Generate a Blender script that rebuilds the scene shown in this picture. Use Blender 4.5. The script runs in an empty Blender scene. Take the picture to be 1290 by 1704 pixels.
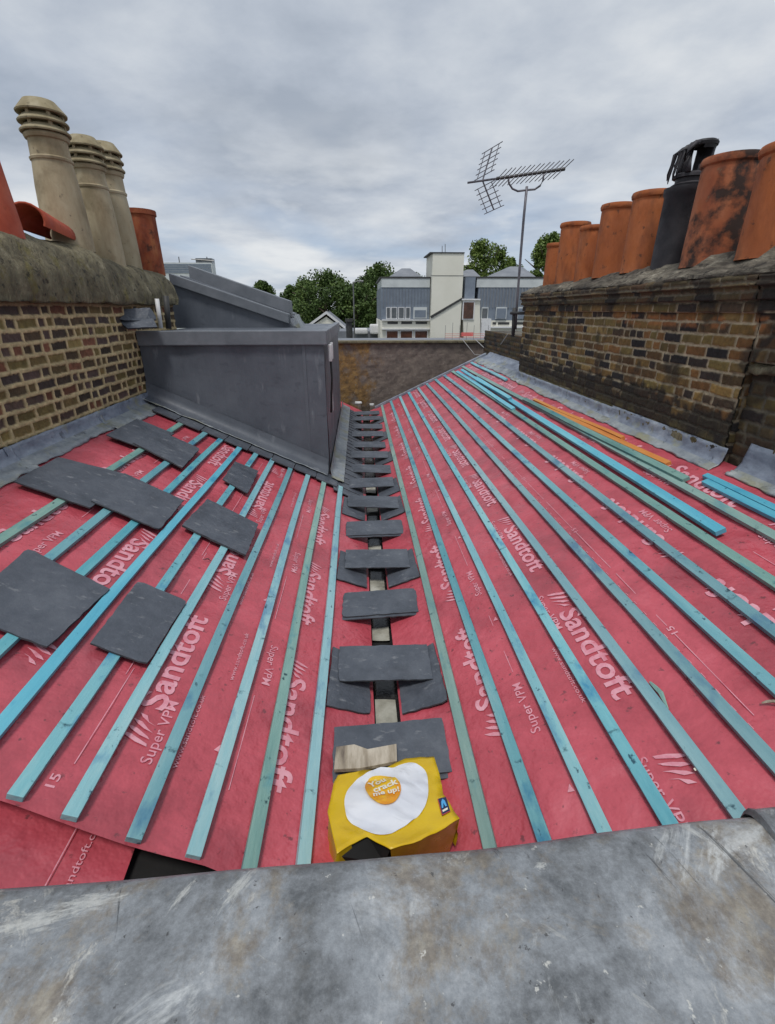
import bpy, bmesh, math, random
import numpy as np
from mathutils import Vector, Matrix, noise as mnoise
random.seed(7); R_ = math.radians
sc = bpy.context.scene
col = sc.collection
# ------------------------------------------------------------------ camera (eye is the origin, +Y looks down the valley)
PITCH = math.atan(337/800.); YAW = math.atan(48/800*math.cos(PITCH))
cam = bpy.data.cameras.new('camera'); co = bpy.data.objects.new('camera', cam); col.objects.link(co)
cam.sensor_fit = 'HORIZONTAL'; cam.sensor_width = 36; cam.lens = 36*800/1290.
cam.clip_start = .05; cam.clip_end = 3000
co.rotation_euler = (math.pi/2-PITCH, 0, -YAW)
sc.camera = co
# ------------------------------------------------------------------ light
SUN_EL, SUN_AZ = R_(68), R_(196)      # azimuth clockwise from +Y
sun = bpy.data.lights.new('sun', 'SUN'); so = bpy.data.objects.new('sun', sun); col.objects.link(so)
sun.energy = 1.5; sun.angle = R_(12); sun.color = (1, .965, .92)
sd = Vector((math.sin(SUN_AZ)*math.cos(SUN_EL), math.cos(SUN_AZ)*math.cos(SUN_EL), math.sin(SUN_EL)))
so.rotation_euler = sd.to_track_quat('Z', 'Y').to_euler()
sc.view_settings.view_transform = 'Standard'; sc.view_settings.look = 'None'
sc.view_settings.exposure = 0.36; sc.view_settings.gamma = 1; sc.view_settings.use_curve_mapping = False
W = bpy.data.worlds.new('World'); sc.world = W; W.use_nodes = True
nt = W.node_tree; nt.nodes.clear()
def N(nt, t, **k):
    n = nt.nodes.new(t)
    for a, b in k.items(): setattr(n, a, b)
    return n
def ramp(nt, pts, fac=None, interp='LINEAR'):
    r = N(nt, 'ShaderNodeValToRGB'); e = r.color_ramp.elements; r.color_ramp.interpolation = interp
    while len(e) < len(pts): e.new(.5)
    for i, (p, c) in enumerate(pts):
        e[i].position = p; e[i].color = (c, c, c, 1) if isinstance(c, (int, float)) else (*c, 1)
    if fac: nt.links.new(fac, r.inputs[0])
    return r
def mth(nt, op, a, b=None, c=None, clamp=False):
    m = N(nt, 'ShaderNodeMath', operation=op, use_clamp=clamp)
    for i, q in enumerate((a, b, c)):
        if q is None: continue
        if isinstance(q, (int, float)): m.inputs[i].default_value = q
        else: nt.links.new(q, m.inputs[i])
    return m.outputs[0]
def mixc(nt, fac, a, b, mode='MIX'):
    m = N(nt, 'ShaderNodeMix', data_type='RGBA', blend_type=mode)
    for s, q in ((m.inputs[0], fac), (m.inputs[6], a), (m.inputs[7], b)):
        if isinstance(q, (int, float)): s.default_value = q
        elif isinstance(q, tuple): s.default_value = (*q, 1)
        else: nt.links.new(q, s)
    return m.outputs[2]
def noiz(nt, vec, scale, detail=4, rough=.55, dist=0., out=0):
    n = N(nt, 'ShaderNodeTexNoise'); n.inputs['Scale'].default_value = scale; n.inputs['Detail'].default_value = detail
    n.inputs['Roughness'].default_value = rough; n.inputs['Distortion'].default_value = dist
    if vec: nt.links.new(vec, n.inputs['Vector'])
    return n.outputs[out]
tc = N(nt, 'ShaderNodeTexCoord'); sp = N(nt, 'ShaderNodeSeparateXYZ'); nt.links.new(tc.outputs['Generated'], sp.inputs[0])
zz = mth(nt, 'ADD', mth(nt, 'MAXIMUM', sp.outputs[2], 0.0), .16)
cb = N(nt, 'ShaderNodeCombineXYZ')
nt.links.new(mth(nt, 'DIVIDE', sp.outputs[0], zz), cb.inputs[0]); nt.links.new(mth(nt, 'DIVIDE', sp.outputs[1], zz), cb.inputs[1]); cb.inputs[2].default_value = 3.7
n1 = noiz(nt, cb.outputs[0], 1.0, 8, .55, .12); n2 = noiz(nt, cb.outputs[0], .38, 3, .5, .1)
n5 = noiz(nt, cb.outputs[0], 2.6, 9, .6, .25)
cl = mth(nt, 'ADD', mth(nt, 'ADD', mth(nt, 'MULTIPLY', n1, .62), mth(nt, 'MULTIPLY', n2, .24)), mth(nt, 'MULTIPLY', n5, .18))
crmp = ramp(nt, [(.40, (3.15, 3.6, 4.3)), (.475, (4.05, 4.5, 5.2)), (.54, (5.0, 5.4, 5.95)), (.63, (6.4, 6.65, 6.9))], cl)
skyt = N(nt, 'ShaderNodeTexSky', sky_type='NISHITA'); skyt.sun_disc = False; skyt.sun_elevation = SUN_EL; skyt.sun_rotation = SUN_AZ
# openings where the blue shows through, low over the horizon only
n3 = noiz(nt, cb.outputs[0], .62, 5, .5, .3)
low = ramp(nt, [(.0, .9), (.10, 1.), (.24, .35), (.36, 0.)], sp.outputs[2])
gap = mth(nt, 'MULTIPLY', ramp(nt, [(.47, 0.), (.60, .62)], n3).outputs[0], low.outputs[0], clamp=True)
bluec = mixc(nt, .6, skyt.outputs[0], (3.1, 4.2, 6.2))
n4 = noiz(nt, cb.outputs[0], 1.5, 7, .5, .15)
puff = mth(nt, 'MULTIPLY', ramp(nt, [(.52, 0.), (.66, .75)], n4).outputs[0], ramp(nt, [(.02, 1.), (.20, .7), (.32, 0.)], sp.outputs[2]).outputs[0], clamp=True)
skc = mixc(nt, puff, mixc(nt, gap, crmp.outputs[0], bluec), (7.0, 7.2, 7.35))
bg = N(nt, 'ShaderNodeBackground'); bg.inputs[1].default_value = .09; nt.links.new(skc, bg.inputs[0])
wo = N(nt, 'ShaderNodeOutputWorld'); nt.links.new(bg.outputs[0], wo.inputs[0])

# ------------------------------------------------------------------ materials
def new_mat(name):
    m = bpy.data.materials.new(name); m.use_nodes = True; nt = m.node_tree
    b = nt.nodes['Principled BSDF']
    return m, nt, b
def coords(nt, stretch=(1, 1, 1), rnd=True):
    t = N(nt, 'ShaderNodeTexCoord'); v = t.outputs['Object']
    if rnd:
        oi = N(nt, 'ShaderNodeObjectInfo'); a = N(nt, 'ShaderNodeVectorMath', operation='SCALE'); c = N(nt, 'ShaderNodeCombineXYZ')
        for i in range(3): nt.links.new(oi.outputs['Random'], c.inputs[i])
        nt.links.new(c.outputs[0], a.inputs[0]); a.inputs[3].default_value = 47.
        d = N(nt, 'ShaderNodeVectorMath', operation='ADD'); nt.links.new(v, d.inputs[0]); nt.links.new(a.outputs[0], d.inputs[1]); v = d.outputs[0]
    mp = N(nt, 'ShaderNodeMapping'); mp.inputs['Scale'].default_value = stretch; nt.links.new(v, mp.inputs[0])
    return mp.outputs[0], v
def mat(name, cols, scale=6, detail=6, rough=.6, stretch=(1, 1, 1), bump=.2, bscale=60, bdist=.004, spots=None, spots2=None, rvar=.15, spec=.5, attr=None, dist=.0, metal=0., nr=.6):
    m, nt, b = new_mat(name)
    v, raw = coords(nt, stretch)
    n = noiz(nt, v, scale, detail, nr, dist)
    c = ramp(nt, cols, n).outputs[0]
    if attr:
        at = N(nt, 'ShaderNodeAttribute', attribute_name=attr)
        c = mixc(nt, 1., at.outputs['Color'], c, 'MULTIPLY')
    for s in (spots, spots2):
        if s:   # (scale, lo, hi, colour, strength, stretch)
            mp = N(nt, 'ShaderNodeMapping'); mp.inputs['Scale'].default_value = s[5] if len(s) > 5 else (1, 1, 1); nt.links.new(raw, mp.inputs[0])
            f = ramp(nt, [(s[1], 0.), (s[2], s[4])], noiz(nt, mp.outputs[0], s[0], 5, .6)).outputs[0]
            c = mixc(nt, f, c, s[3])
    nt.links.new(c, b.inputs['Base Color'])
    nb = noiz(nt, v, bscale, 4, .6)
    rr = ramp(nt, [(.3, max(.05, rough-rvar)), (.7, min(1, rough+rvar))], noiz(nt, raw, scale*1.7, 4, .6)).outputs[0]
    nt.links.new(rr, b.inputs['Roughness']); b.inputs['Specular IOR Level'].default_value = spec; b.inputs['Metallic'].default_value = metal
    if bump:
        bp = N(nt, 'ShaderNodeBump'); bp.inputs['Strength'].default_value = bump; bp.inputs['Distance'].default_value = bdist
        nt.links.new(nb, bp.inputs['Height']); nt.links.new(bp.outputs[0], b.inputs['Normal'])
    return m
M = {}
M['membrane'] = mat('red_membrane', [(.28, (.31, .042, .060)), (.42, (.46, .068, .092)), (.58, (.55, .088, .118)), (.72, (.63, .14, .175))], 2.2, 10, .40, bump=.9, bscale=6, bdist=.026,
                    spots=(1.9, .52, .68, (.27, .045, .062), .6), spots2=(26, .635, .70, (.10, .035, .04), .7), spec=.65, dist=.6, nr=.72)
M['print'] = mat('pink_print', [(.3, (.62, .19, .25)), (.5, (.72, .32, .385)), (.75, (.80, .42, .48))], 14, 5, .5, bump=0, spots=(45, .60, .72, (.60, .09, .13), .8))
M['teal'] = mat('treated_batten', [(.25, (.04, .22, .29)), (.40, (.10, .35, .42)), (.55, (.18, .45, .50)), (.72, (.36, .56, .56))], 3.4, 10, .5, (1, .12, 1), .7, 60, .003,
                spots=(5.5, .56, .66, (.015, .19, .36), .8, (1, .45, 1)), spots2=(22, .635, .69, (.008, .05, .085), .92, (1, .65, 1)), nr=.74)
M['green'] = mat('weathered_green_batten', [(.25, (.05, .15, .15)), (.40, (.12, .26, .24)), (.55, (.20, .36, .32)), (.72, (.36, .47, .40))], 3.4, 10, .55, (1, .12, 1), .7, 60, .003,
                 spots=(5.5, .56, .66, (.035, .22, .28), .7, (1, .45, 1)), spots2=(22, .635, .69, (.01, .05, .06), .92, (1, .65, 1)), nr=.74)
M['blue'] = mat('fresh_blue_batten', [(.25, (.05, .31, .46)), (.42, (.10, .42, .56)), (.6, (.17, .53, .64)), (.78, (.36, .68, .74))], 4.2, 9, .4, (1, .10, 1), .5, 60, .003,
                spots=(6.5, .60, .70, (.02, .24, .42), .7, (1, .40, 1)), spots2=(23, .67, .72, (.01, .08, .12), .9, (1, .65, 1)), nr=.7)
M['orange'] = mat('orange_batten', [(.28, (.36, .10, .02)), (.5, (.62, .23, .05)), (.72, (.70, .36, .10))], 5, 7, .5, (1, .12, 1), .4, 60, .003)
M['slate'] = mat('natural_slate', [(.3, (.052, .062, .078)), (.5, (.080, .092, .114)), (.7, (.118, .132, .155))], 4.5, 10, .48, (1, 1, 1), .8, 30, .006,
                 spots=(11, .60, .69, (.24, .25, .265), .6, (1, 2.2, 1)), spots2=(4, .56, .70, (.040, .046, .058), .6), nr=.74)
M['slate_edge'] = mat('slate_broken_edge', [(.3, (.03, .034, .04)), (.7, (.07, .075, .085))], 30, 4, .7)
M['lead'] = mat('lead_sheet', [(.25, (.13, .15, .18)), (.42, (.23, .26, .29)), (.58, (.33, .36, .37)), (.75, (.52, .54, .53))], 6, 9, .5, (1, 1, 1), .7, 25, .008,
                spots=(3.2, .50, .64, (.27, .265, .16), .8), spots2=(9, .60, .68, (.07, .08, .10), .7), spec=.6, nr=.7)
M['lead_blue'] = mat('lead_upstand', [(.25, (.10, .12, .16)), (.42, (.18, .21, .27)), (.58, (.27, .31, .38)), (.75, (.48, .52, .56))], 8, 9, .42, (1, .5, 1), .7, 25, .008,
                     spots=(5, .56, .68, (.30, .30, .17), .7), spots2=(11, .62, .70, (.05, .06, .08), .7), spec=.6, nr=.7)
M['box'] = mat('grey_roof_felt', [(.3, (.072, .081, .10)), (.45, (.102, .115, .138)), (.6, (.122, .136, .160)), (.75, (.16, .175, .20))], 1.3, 10, .45, (1, 1, .5), bump=.5, bscale=7, bdist=.012,
               spots=(6, .61, .68, (.065, .072, .09), .5, (1, 1, 1.6)), spots2=(9, .62, .72, (.27, .285, .31), .45, (1, 1, .25)), nr=.72, spec=.5)
M['boxtrim'] = mat('grey_edge_trim', [(.3, (.13, .145, .165)), (.7, (.20, .215, .24))], 5, 6, .5, bump=.2, bscale=20)
M['terra'] = mat('terracotta', [(.28, (.26, .070, .022)), (.5, (.40, .115, .034)), (.72, (.50, .165, .055))], 5, 8, .8, (1, 1, .4), .5, 40, .005,
                 spots=(4, .50, .68, (.085, .035, .022), .85, (1, 1, .45)), spots2=(16, .62, .70, (.05, .03, .02), .7), nr=.72)
M['terra_soot'] = mat('sooty_terracotta', [(.3, (.26, .07, .03)), (.5, (.36, .11, .045)), (.7, (.45, .17, .08))], 5, 7, .85, (1, 1, .5), .4, 40, .004,
                      spots=(4.5, .46, .58, (.022, .016, .014), .95), spots2=(18, .66, .74, (.30, .22, .12), .5))
M['terra_red'] = mat('red_clay', [(.3, (.30, .045, .02)), (.5, (.42, .075, .035)), (.7, (.50, .11, .05))], 5, 7, .75, (1, 1, 1), .3, 40, .004, spots=(12, .62, .74, (.12, .03, .02), .6))
M['rusty'] = mat('rusty_flue', [(.3, (.13, .025, .012)), (.5, (.28, .065, .025)), (.7, (.38, .13, .05))], 9, 7, .85, (1, 1, .4), .5, 40, .004, spots=(9, .56, .68, (.04, .02, .015), .8))
M['blackpot'] = mat('blackened_pot', [(.3, (.012, .012, .016)), (.7, (.045, .04, .045))], 6, 6, .6, bump=.4)
M['stonepot'] = mat('buff_pot', [(.3, (.25, .19, .11)), (.5, (.40, .33, .215)), (.7, (.50, .44, .31))], 4, 8, .85, (1, 1, .35), .5, 40, .005,
                    spots=(4, .54, .70, (.19, .15, .085), .75), spots2=(20, .64, .72, (.09, .075, .05), .7), nr=.68)
M['stonecap'] = mat('mossy_pot_cap', [(.3, (.20, .16, .09)), (.5, (.30, .25, .15)), (.7, (.38, .33, .22))], 8, 7, .9, bump=.4, spots=(20, .6, .7, (.10, .08, .05), .7))
M['flaunch'] = mat('mossy_cement', [(.30, (.050, .042, .026)), (.44, (.115, .098, .060)), (.56, (.19, .165, .10)), (.72, (.37, .33, .23))], 6, 10, .95, (1, 1, .6), 1., 30, .02,
                   spots=(7, .56, .66, (.16, .135, .045), .8), spots2=(16, .58, .66, (.025, .022, .016), .85), nr=.78)
M['flaunch_dark'] = mat('sooty_cement', [(.32, (.022, .018, .016)), (.46, (.065, .055, .042)), (.58, (.17, .15, .115)), (.70, (.50, .47, .38))], 6, 10, .95, (1, .35, 1.6), 1., 30, .02,
                        spots=(14, .56, .64, (.022, .018, .015), .9), nr=.78)
M['brick'] = mat('stock_brick', [(.25, .62), (.5, 1.), (.75, 1.35)], 22, 7, .95, (1, 1, 1), .8, 70, .006, attr='Col', nr=.7)
M['void'] = mat('dark_void', [(.3, .012), (.7, .02)], 8, 3, .9, bump=0)  # near-black colour standing in for the shade in gaps and openings
M['liner'] = mat('black_gutter_liner', [(.3, .012), (.7, .035)], 12, 6, .16, bump=.5, spots=(7, .6, .72, (.16, .16, .15), .6))
M['silver'] = mat('grey_gutter_metal', [(.3, (.22, .21, .17)), (.5, (.38, .37, .31)), (.7, (.52, .51, .45))], 9, 7, .5, bump=.4, spots=(11, .60, .72, (.07, .06, .05), .6))
M['timber'] = mat('old_timber', [(.36, (.15, .12, .095)), (.5, (.34, .29, .22)), (.64, (.56, .50, .41))], 14, 9, .85, (1, .2, 1), .5)
M['plaster'] = mat('render_backing', [(.3, .10), (.7, .16)], 8, 4, .9)
M['metal'] = mat('galvanised_metal', [(.3, .13), (.7, .26)], 12, 4, .45, metal=.6)
M['alum'] = mat('weathered_aluminium', [(.3, (.10, .10, .12)), (.7, (.20, .19, .21))], 12, 4, .5, metal=.3)
M['white'] = mat('white_paint', [(.3, .66), (.7, .8)], 8, 4, .5, bump=.1)
M['cream'] = mat('cream_render', [(.3, (.74, .72, .62)), (.7, (.82, .80, .70))], .6, 6, .85, bump=.1)
M['clad'] = mat('grey_cladding', [(.3, (.16, .19, .24)), (.7, (.22, .26, .31))], 2, 4, .5, bump=0)
M['roofgrey'] = mat('grey_roof', [(.3, (.16, .175, .20)), (.7, (.24, .255, .28))], 1, 4, .7, bump=0)
M['glass'] = mat('window_glass', [(.3, (.05, .06, .07)), (.7, (.10, .11, .12))], 2, 3, .12, bump=0, spec=.8)
M['brownglass'] = mat('brown_window', [(.3, (.05, .022, .014)), (.7, (.12, .05, .03))], 2, 3, .2, bump=0)
M['paleband'] = mat('pale_glazed_band', [(.3, (.52, .55, .55)), (.7, (.66, .69, .68))], 1, 5, .4, bump=0)
M['dark'] = mat('dark_trim', [(.3, .03), (.7, .06)], 3, 3, .6, bump=0)
M['redmesh'] = mat('red_barrier', [(.3, (.60, .09, .08)), (.7, (.75, .25, .22))], 3, 4, .7, bump=0)
M['bark'] = mat('bark', [(.3, (.06, .045, .03)), (.7, (.14, .11, .08))], 6, 5, .9)
M['leafdark'] = mat('dark_foliage', [(.3, (.030, .060, .012)), (.5, (.065, .115, .022)), (.72, (.13, .185, .038))], .45, 4, .7, bump=0, nr=.7)
M['leaflight'] = mat('fresh_foliage', [(.3, (.060, .105, .018)), (.5, (.125, .185, .032)), (.72, (.22, .28, .062))], .5, 4, .7, bump=0, nr=.7)
M['grass'] = mat('garden_ground', [(.3, (.05, .075, .025)), (.5, (.09, .10, .05)), (.7, (.14, .13, .10))], .05, 5, .9, bump=0)
M['asphalt'] = mat('asphalt', [(.3, .04), (.7, .065)], 1, 5, .9, bump=0)
M['yellow'] = mat('yellow_bag', [(.3, (.66, .42, .008)), (.7, (.76, .52, .012))], 5, 5, .38, bump=.35, bscale=12, bdist=.008)
M['yellow_shaded'] = mat('shaded_bag_gusset', [(.3, (.40, .17, .01)), (.7, (.56, .28, .012))], 8, 5, .4, bump=.35, bscale=12, bdist=.008)  # darker orange copy of the bag yellow, shadow side painted into the colour
M['eggwhite'] = mat('egg_white_print', [(.3, (.72, .75, .82)), (.7, (.80, .82, .86))], 4, 4, .4, bump=.1, bscale=10)
M['yolk'] = mat('egg_yolk_print', [(.40, (.76, .30, .012)), (.58, (.84, .54, .03))], 9, 3, .35, bump=0)
M['whiteprint'] = mat('white_print', [(.3, (.82, .78, .62)), (.7, (.86, .84, .74))], 30, 4, .5, bump=0)
M['navy'] = mat('navy_print', [(.3, (.012, .02, .07)), (.7, (.02, .03, .10))], 8, 3, .4, bump=0)
M['sky'] = mat('blue_print', [(.3, (.05, .30, .65)), (.7, (.10, .42, .75))], 8, 3, .4, bump=0)
M['redprint'] = mat('red_print', [(.3, (.6, .06, .03)), (.7, (.7, .10, .04))], 8, 3, .4, bump=0)
M['cable'] = mat('pale_cable', [(.3, .35), (.7, .5)], 8, 3, .6, bump=0)
# rust-stained rendered wall beyond the valley
def rust():
    m, nt, b = new_mat('stained_wall'); t = N(nt, 'ShaderNodeTexCoord'); v = t.outputs['Object']; sp_ = N(nt, 'ShaderNodeSeparateXYZ'); nt.links.new(v, sp_.inputs[0])
    c = ramp(nt, [(.30, (.11, .085, .075)), (.44, (.16, .128, .112)), (.56, (.205, .165, .14)), (.70, (.28, .23, .19))], noiz(nt, v, 5.5, 10, .75, .3)).outputs[0]
    pos = mth(nt, 'ADD', mth(nt, 'MULTIPLY', sp_.outputs[0], -.42), mth(nt, 'MULTIPLY', noiz(nt, v, 2.6, 8, .65, .4), 1.7))
    f = ramp(nt, [(.75, 0.), (1.0, .85)], pos); oc = ramp(nt, [(.35, (.10, .055, .018)), (.5, (.23, .125, .035)), (.65, (.34, .20, .06))], noiz(nt, v, 9, 9, .72)).outputs[0]
    c = mixc(nt, f.outputs[0], c, oc)
    c = mixc(nt, ramp(nt, [(.60, 0.), (.66, .7)], noiz(nt, v, 22, 6, .65)).outputs[0], c, (.30, .27, .24))
    nt.links.new(c, b.inputs['Base Color']); b.inputs['Roughness'].default_value = .9
    bp = N(nt, 'ShaderNodeBump'); bp.inputs['Strength'].default_value = .8; bp.inputs['Distance'].default_value = .008; nt.links.new(noiz(nt, v, 14, 8, .7), bp.inputs['Height']); nt.links.new(bp.outputs[0], b.inputs['Normal'])
    return m
M['rustwall'] = rust()

def nail_stains(m, colr):
    nt = m.node_tree; b = nt.nodes['Principled BSDF']; old = b.inputs['Base Color'].links[0].from_socket
    g = N(nt, 'ShaderNodeNewGeometry'); oi = N(nt, 'ShaderNodeObjectInfo'); sp_ = N(nt, 'ShaderNodeSeparateXYZ'); nt.links.new(g.outputs['Position'], sp_.inputs[0])
    yy = mth(nt, 'ADD', sp_.outputs[1], mth(nt, 'MULTIPLY', oi.outputs['Random'], .03)); f = mth(nt, 'ABSOLUTE', mth(nt, 'SUBTRACT', mth(nt, 'FRACT', mth(nt, 'DIVIDE', yy, .41)), .5))
    n = noiz(nt, g.outputs['Position'], 55, 3, .6); k = mth(nt, 'ADD', f, mth(nt, 'MULTIPLY', n, .13))
    msk = mth(nt, 'MULTIPLY', ramp(nt, [(.055, .9), (.10, 0.)], k).outputs[0], ramp(nt, [(.50, 0.), (.60, 1.)], noiz(nt, g.outputs['Position'], 27, 3, .6)).outputs[0])
    # each object also gets a slightly different tone
    hs = N(nt, 'ShaderNodeHueSaturation'); nt.links.new(old, hs.inputs['Color']); nt.links.new(mth(nt, 'ADD', mth(nt, 'MULTIPLY', oi.outputs['Random'], .45), .80), hs.inputs['Value'])
    nt.links.new(mth(nt, 'ADD', mth(nt, 'MULTIPLY', mth(nt, 'FRACT', mth(nt, 'MULTIPLY', oi.outputs['Random'], 7.3)), .35), .72), hs.inputs['Saturation'])
    nt.links.new(mixc(nt, msk, hs.outputs[0], colr), b.inputs['Base Color'])
for k_ in ('teal', 'green'): nail_stains(M[k_], (.012, .06, .085))
# foreground lead: blotchy, scratched
def lead_near():
    m, nt, b = new_mat('worn_lead_capping'); v, raw = coords(nt, (1, 1, 1), False)
    big = noiz(nt, v, 4.2, 12, .76, .12); c = ramp(nt, [(.36, (.10, .108, .115)), (.44, (.18, .193, .205)), (.52, (.255, .275, .295)), (.60, (.34, .36, .378)), (.70, (.48, .50, .51))], big).outputs[0]
    br = ramp(nt, [(.49, 0.), (.60, .75)], noiz(nt, v, 3.9, 12, .74, .25)).outputs[0]
    brc = ramp(nt, [(.35, (.10, .075, .05)), (.5, (.20, .165, .12)), (.65, (.33, .29, .22))], noiz(nt, v, 18, 8, .7)).outputs[0]; c = mixc(nt, br, c, brc)
    sh = ramp(nt, [(.53, 0.), (.66, .6)], noiz(nt, v, 5.0, 12, .76, .2)).outputs[0]; c = mixc(nt, sh, c, (.10, .098, .09))
    def streak(ang, st, sca, lo, hi, colr, k, rg=.7):
        mp = N(nt, 'ShaderNodeMapping'); mp.inputs['Rotation'].default_value = (0, 0, R_(ang)); nt.links.new(v, mp.inputs[0])
        m2 = N(nt, 'ShaderNodeMapping'); m2.inputs['Scale'].default_value = st; nt.links.new(mp.outputs[0], m2.inputs[0])
        f = ramp(nt, [(lo, 0.), (hi, k)], noiz(nt, m2.outputs[0], sca, 12, rg, .5)).outputs[0]
        return mixc(nt, f, c, colr)
    c = streak(35, (1, .30, 1), 8, .60, .67, (.52, .54, .54), .75)
    c = streak(-50, (1, .22, 1), 12, .62, .68, (.50, .50, .47), .7)
    c = streak(8, (1, .7, 1), 4.5, .60, .66, (.56, .55, .50), .75, .76)
    c = streak(-20, (1, .05, 1), 22, .62, .66, (.05, .055, .06), .8)
    c = streak(70, (1, .04, 1), 26, .645, .67, (.07, .07, .07), .8)
    gp = N(nt, 'ShaderNodeNewGeometry').outputs['Position']
    for (u_, v_, L, wd, an) in ((400, 1476, .075, .026, 62), (305, 1490, .05, .014, 64), (900, 1441, .020, .016, 20), (1150, 1380, .07, .016, -52), (1195, 1430, .03, .007, -55), (60, 1535, .12, .035, 14), (150, 1500, .10, .03, 8)):
        rr_ = -1.2/(-math.sin(PITCH)+(-(v_-852)/800.)*math.cos(PITCH)); a_ = (u_-645)/800.; b_ = -(v_-852)/800.
        px = rr_*(math.sin(YAW)*math.cos(PITCH)+a_*math.cos(YAW)+b_*math.sin(YAW)*math.sin(PITCH)); py = rr_*(math.cos(YAW)*math.cos(PITCH)-a_*math.sin(YAW)+b_*math.cos(YAW)*math.sin(PITCH))
        mp = N(nt, 'ShaderNodeMapping', vector_type='TEXTURE'); mp.inputs['Location'].default_value = (px, py, -1.2); mp.inputs['Rotation'].default_value = (0, 0, R_(an)); mp.inputs['Scale'].default_value = (L, wd, .5); nt.links.new(gp, mp.inputs[0])
        ln = N(nt, 'ShaderNodeVectorMath', operation='LENGTH'); nt.links.new(mp.outputs[0], ln.inputs[0])
        m3 = N(nt, 'ShaderNodeMapping'); m3.inputs['Scale'].default_value = (1.4, 2.2, 1); nt.links.new(mp.outputs[0], m3.inputs[0])
        k_ = mth(nt, 'SUBTRACT', mth(nt, 'MULTIPLY', noiz(nt, m3.outputs[0], 1.6, 10, .72, .3), 1.9), mth(nt, 'MULTIPLY', ln.outputs['Value'], .55))
        c = mixc(nt, ramp(nt, [(.55, 0.), (.85, .75)], k_).outputs[0], c, (.50, .51, .49))
    pale = ramp(nt, [(.66, 0.), (.70, .85)], noiz(nt, v, 30, 6, .65)).outputs[0]; c = mixc(nt, pale, c, (.56, .56, .52))
    drk = ramp(nt, [(.66, 0.), (.70, .8)], noiz(nt, v, 44, 6, .65)).outputs[0]; c = mixc(nt, drk, c, (.05, .05, .05))
    c = mixc(nt, .28, c, ramp(nt, [(.34, .45), (.5, 1.0), (.66, 1.5)], noiz(nt, v, 70, 8, .8)).outputs[0], 'MULTIPLY')
    nt.links.new(c, b.inputs['Base Color']); b.inputs['Specular IOR Level'].default_value = .5
    nt.links.new(ramp(nt, [(.3, .30), (.7, .52)], big).outputs[0], b.inputs['Roughness'])
    bp = N(nt, 'ShaderNodeBump'); bp.inputs['Strength'].default_value = .55; bp.inputs['Distance'].default_value = .012
    h = mth(nt, 'ADD', noiz(nt, v, 6, 8, .6, .4), mth(nt, 'MULTIPLY', noiz(nt, v, 60, 4, .6), .25))
    nt.links.new(h, bp.inputs['Height']); nt.links.new(bp.outputs[0], b.inputs['Normal'])
    return m
M['leadnear'] = lead_near()

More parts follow.
